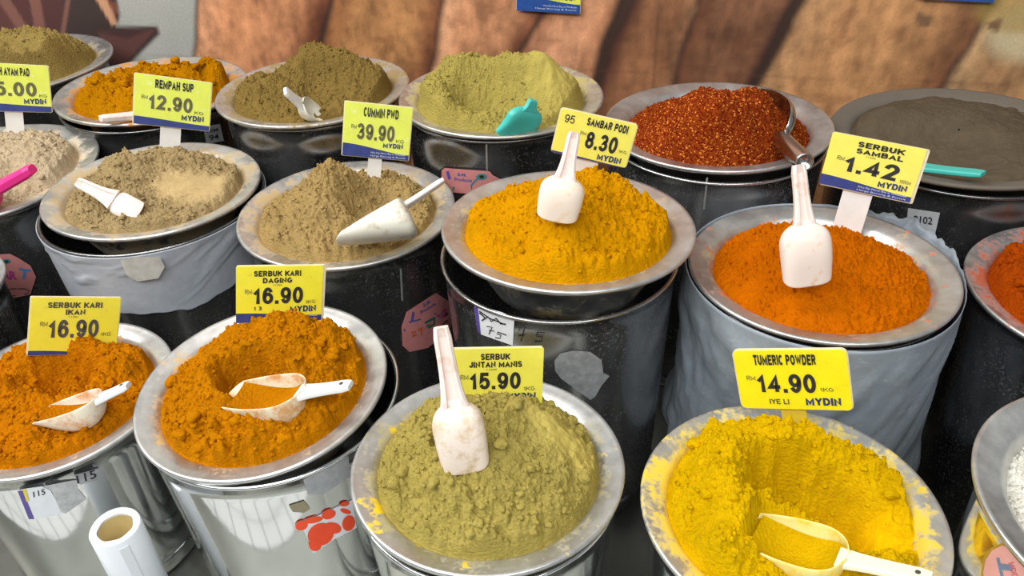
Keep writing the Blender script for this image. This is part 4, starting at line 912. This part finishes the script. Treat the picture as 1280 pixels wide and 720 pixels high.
sticker(9, 'label_residue', [(693, 451), (700, 442), (718, 438), (738, 440), (752, 450), (754, 466), (762, 470), (752, 482), (744, 496), (738, 500), (728, 484), (716, 478), (702, 474), (694, 464)], RES)
# pink stickers
def feather(i, s, x, y, k=1):
    stroke(i, s, [(x - 13 * k, y + 11 * k), (x - 7 * k, y + 4 * k), (x, y)], 2.5, TEALP); blob(i, s, x, y, 7 * k, 4 * k, -.1, TEALP); blob(i, s, x, y, 3 * k, 2 * k, 0, BLK, .0023)
s = sticker(15, 'maker_sticker', [(552, 213), (556, 210), (612, 214), (616, 219), (630, 226), (615, 245), (560, 240), (552, 222)], PPINK, .0016, 'pink maker sticker with blue lettering')
on_drum(15, 'black_border', patch(15, [(550, 212), (556, 208), (613, 212), (618, 218), (632, 224), (632, 250), (558, 250), (550, 222)], .0010), BLK, s)
mark(15, s, 'B.M.', (572, 220), (11, 1), (0, -4), BPR, .02); mark(15, s, 'Products', (568, 226), (22, 2), (0, -4.5), BPR, .02); feather(15, s, 602, 221)
stroke(15, s, [(559, 214), (562, 224)], 3.4, PURP); stroke(15, s, [(566, 236), (590, 234)], 5, GRN)
s = sticker(8, 'maker_sticker', [(502, 408), (508, 390), (545, 366), (560, 376), (566, 400), (562, 412), (535, 435), (512, 440), (503, 432)], PPINK, label='pink maker sticker with coloured lettering')
stroke(8, s, [(505, 413), (545, 392)], 3.2, BPR); mark(8, s, 'B.M.', (530, 384), (9, -6), (-1, -4), BPR, .02); mark(8, s, 'Products', (526, 393), (19, -12), (-1, -4), BPR, .02)
stroke(8, s, [(517, 390), (515, 402)], 3.2, PURP); stroke(8, s, [(511, 403), (526, 399)], 1.8, BPR)
stroke(8, s, [(514, 416), (520, 414), (516, 419), (521, 418), (515, 421)], 2, ORG); stroke(8, s, [(522, 413), (529, 409)], 2, ORG); stroke(8, s, [(526, 411), (527, 419)], 2, ORG)
stroke(8, s, [(531, 404), (544, 397)], 3, GRN); stroke(8, s, [(533, 408), (539, 405), (535, 410), (543, 405), (543, 398)], 2.4, GRN)
stroke(8, s, [(546, 396), (558, 386)], 2.2, MAG); stroke(8, s, [(549, 397), (553, 390), (552, 398), (558, 389), (556, 396)], 2, MAG); stroke(8, s, [(553, 406), (560, 400)], 1.4, BLK)
s = sticker(6, 'maker_sticker', [(-20, 320), (12, 317), (22, 322), (38, 332), (45, 346), (42, 356), (36, 360), (38, 368), (20, 372), (-20, 372)], PPINK, .0016, 'pink maker sticker with purple and blue letters')
on_drum(6, 'black_border', patch(6, [(-24, 318), (12, 315), (23, 320), (40, 331), (47, 346), (44, 357), (38, 360), (40, 369), (20, 374), (-24, 374)], .0010), BLK, s)
mark(6, s, 'AR', (2, 349), (20, 1), (-2, -11), MAG, .04); mark(6, s, 'T', (22, 348), (15, 2), (2, -13), plain('blue letter', (90, 130, 176), .5), .04); feather(6, s, 8, 327, .8)
stroke(6, s, [(4, 365), (14, 361), (30, 361), (37, 363), (34, 367), (16, 370), (4, 369)], 1.2, BLK)
s = sticker(5, 'maker_sticker', [(1229, 716), (1232, 700), (1240, 688), (1252, 682), (1264, 684), (1276, 692), (1290, 706), (1290, 740), (1232, 740)], plain('pale pink sticker', (228, 166, 160), .45), .0016, 'pink sticker with a blue letter T')
on_drum(5, 'gold_border', patch(5, [(1226, 718), (1229, 698), (1238, 685), (1252, 679), (1266, 681), (1279, 689), (1294, 704), (1294, 744), (1228, 744)], .0010), plain('gold border', (176, 138, 50), .5), s)
stroke(5, s, [(1247, 697), (1253, 722)], 4, SKY); stroke(5, s, [(1249, 708), (1266, 710)], 8, SKY); mark(5, s, 'UGH', (1273, 722), (-6, -20), (-7, 2), plain('rose letters', (206, 96, 110), .5), .02)
# labels in the back row
s = sticker(17, 'price_sticker', [(1135, 260), (1175, 266), (1169, 292), (1133, 284)], plain('grey paper', (186, 188, 188), .6, var=.1), label='grey paper label with pen writing')
mark(17, s, '8102', (1141, 278), (24, 3), (1, -9), PEN, .012); mark(17, POT[17].drum, '110', (1178, 281), (15, 1), (1, -8), ink, .012, .001)
s = sticker(13, 'price_sticker', [(254, 158), (275, 155), (280, 176), (258, 180)], plain('grey paper label', (176, 180, 184), .6, var=.1), label='grey paper label with pen writing')
mark(13, s, '94', (262, 176), (12, -2), (-1, -7), PEN, .01); mark(13, s, 'REM', (259, 166), (14, -2), (-1, -4), PEN, .01)
def wrap_patch(i, pts, mat, off):
    me = patch(i, pts, off, 3); me.transform(Matrix.Translation((-POT[i].bx, -POT[i].by, -POT[i].z0)))
    w = [o for o in COL.objects if o.name.startswith('plastic_wrap') and abs(o.location.x - POT[i].bx) < 1e-4][0]
    return obj('torn_label', me, mat, w)
wrap_patch(7, [(150, 325), (168, 321), (200, 321), (206, 334), (198, 348), (172, 352), (158, 344)], plain('torn white label', (196, 194, 184), .6, var=.15, scale=60), .013)

# ------------------------------------------------------------------ roll of plastic bags at the front left
def roll():
    top = at_z(143, 657, CAM_H - .86); r = .033; h = top[2] - TABLE
    e = obj('bag_roll', lathe('roll', [(r * .70, h - .003), (r * .94, h), (r, h - .003), (r * 1.01, h * .6), (r, h * .3), (r, .002), (r * .97, 0), (r * .72, .002), (r * .71, h * .5), (r * .70, h - .003)], 64,
              lambda q, z, a: (q * (1 + .012 * math.sin(3 * a + 1) + (.02 * math.sin(7 * a) if q < r * .75 else 0)), z)), None, loc=(top[0], top[1], TABLE))
    t = NT('white bag film'); n = t.noise(20, 4, .5, (1, 1, .2))
    t.set(Base_Color=t.ramp(n, [(.3, lin((226, 230, 234))), (.7, lin((240, 242, 244)))]), Roughness=.3); t.b.inputs['Subsurface Weight'].default_value = .1; t.b.inputs['Subsurface Radius'].default_value = (.01, .01, .01)
    e.data.materials.append(t.m)
    c = obj('cardboard_core', lathe('core', [(r * .67, 0.004), (r * .68, h - .006), (r * .64, h - .006), (r * .62, .004), (r * .67, .004)], 48), plain('cardboard', (158, 136, 84), .9), e)
    obj('loose_edge', box('edge', (r * 1.008, 0, h * .5), (.0008, .012, h * .9)), t.m, e).rotation_euler = (0, 0, math.radians(-40))
    tag(e, 'white roll of plastic bags standing in front of the front left drum', 'bag roll')
roll()
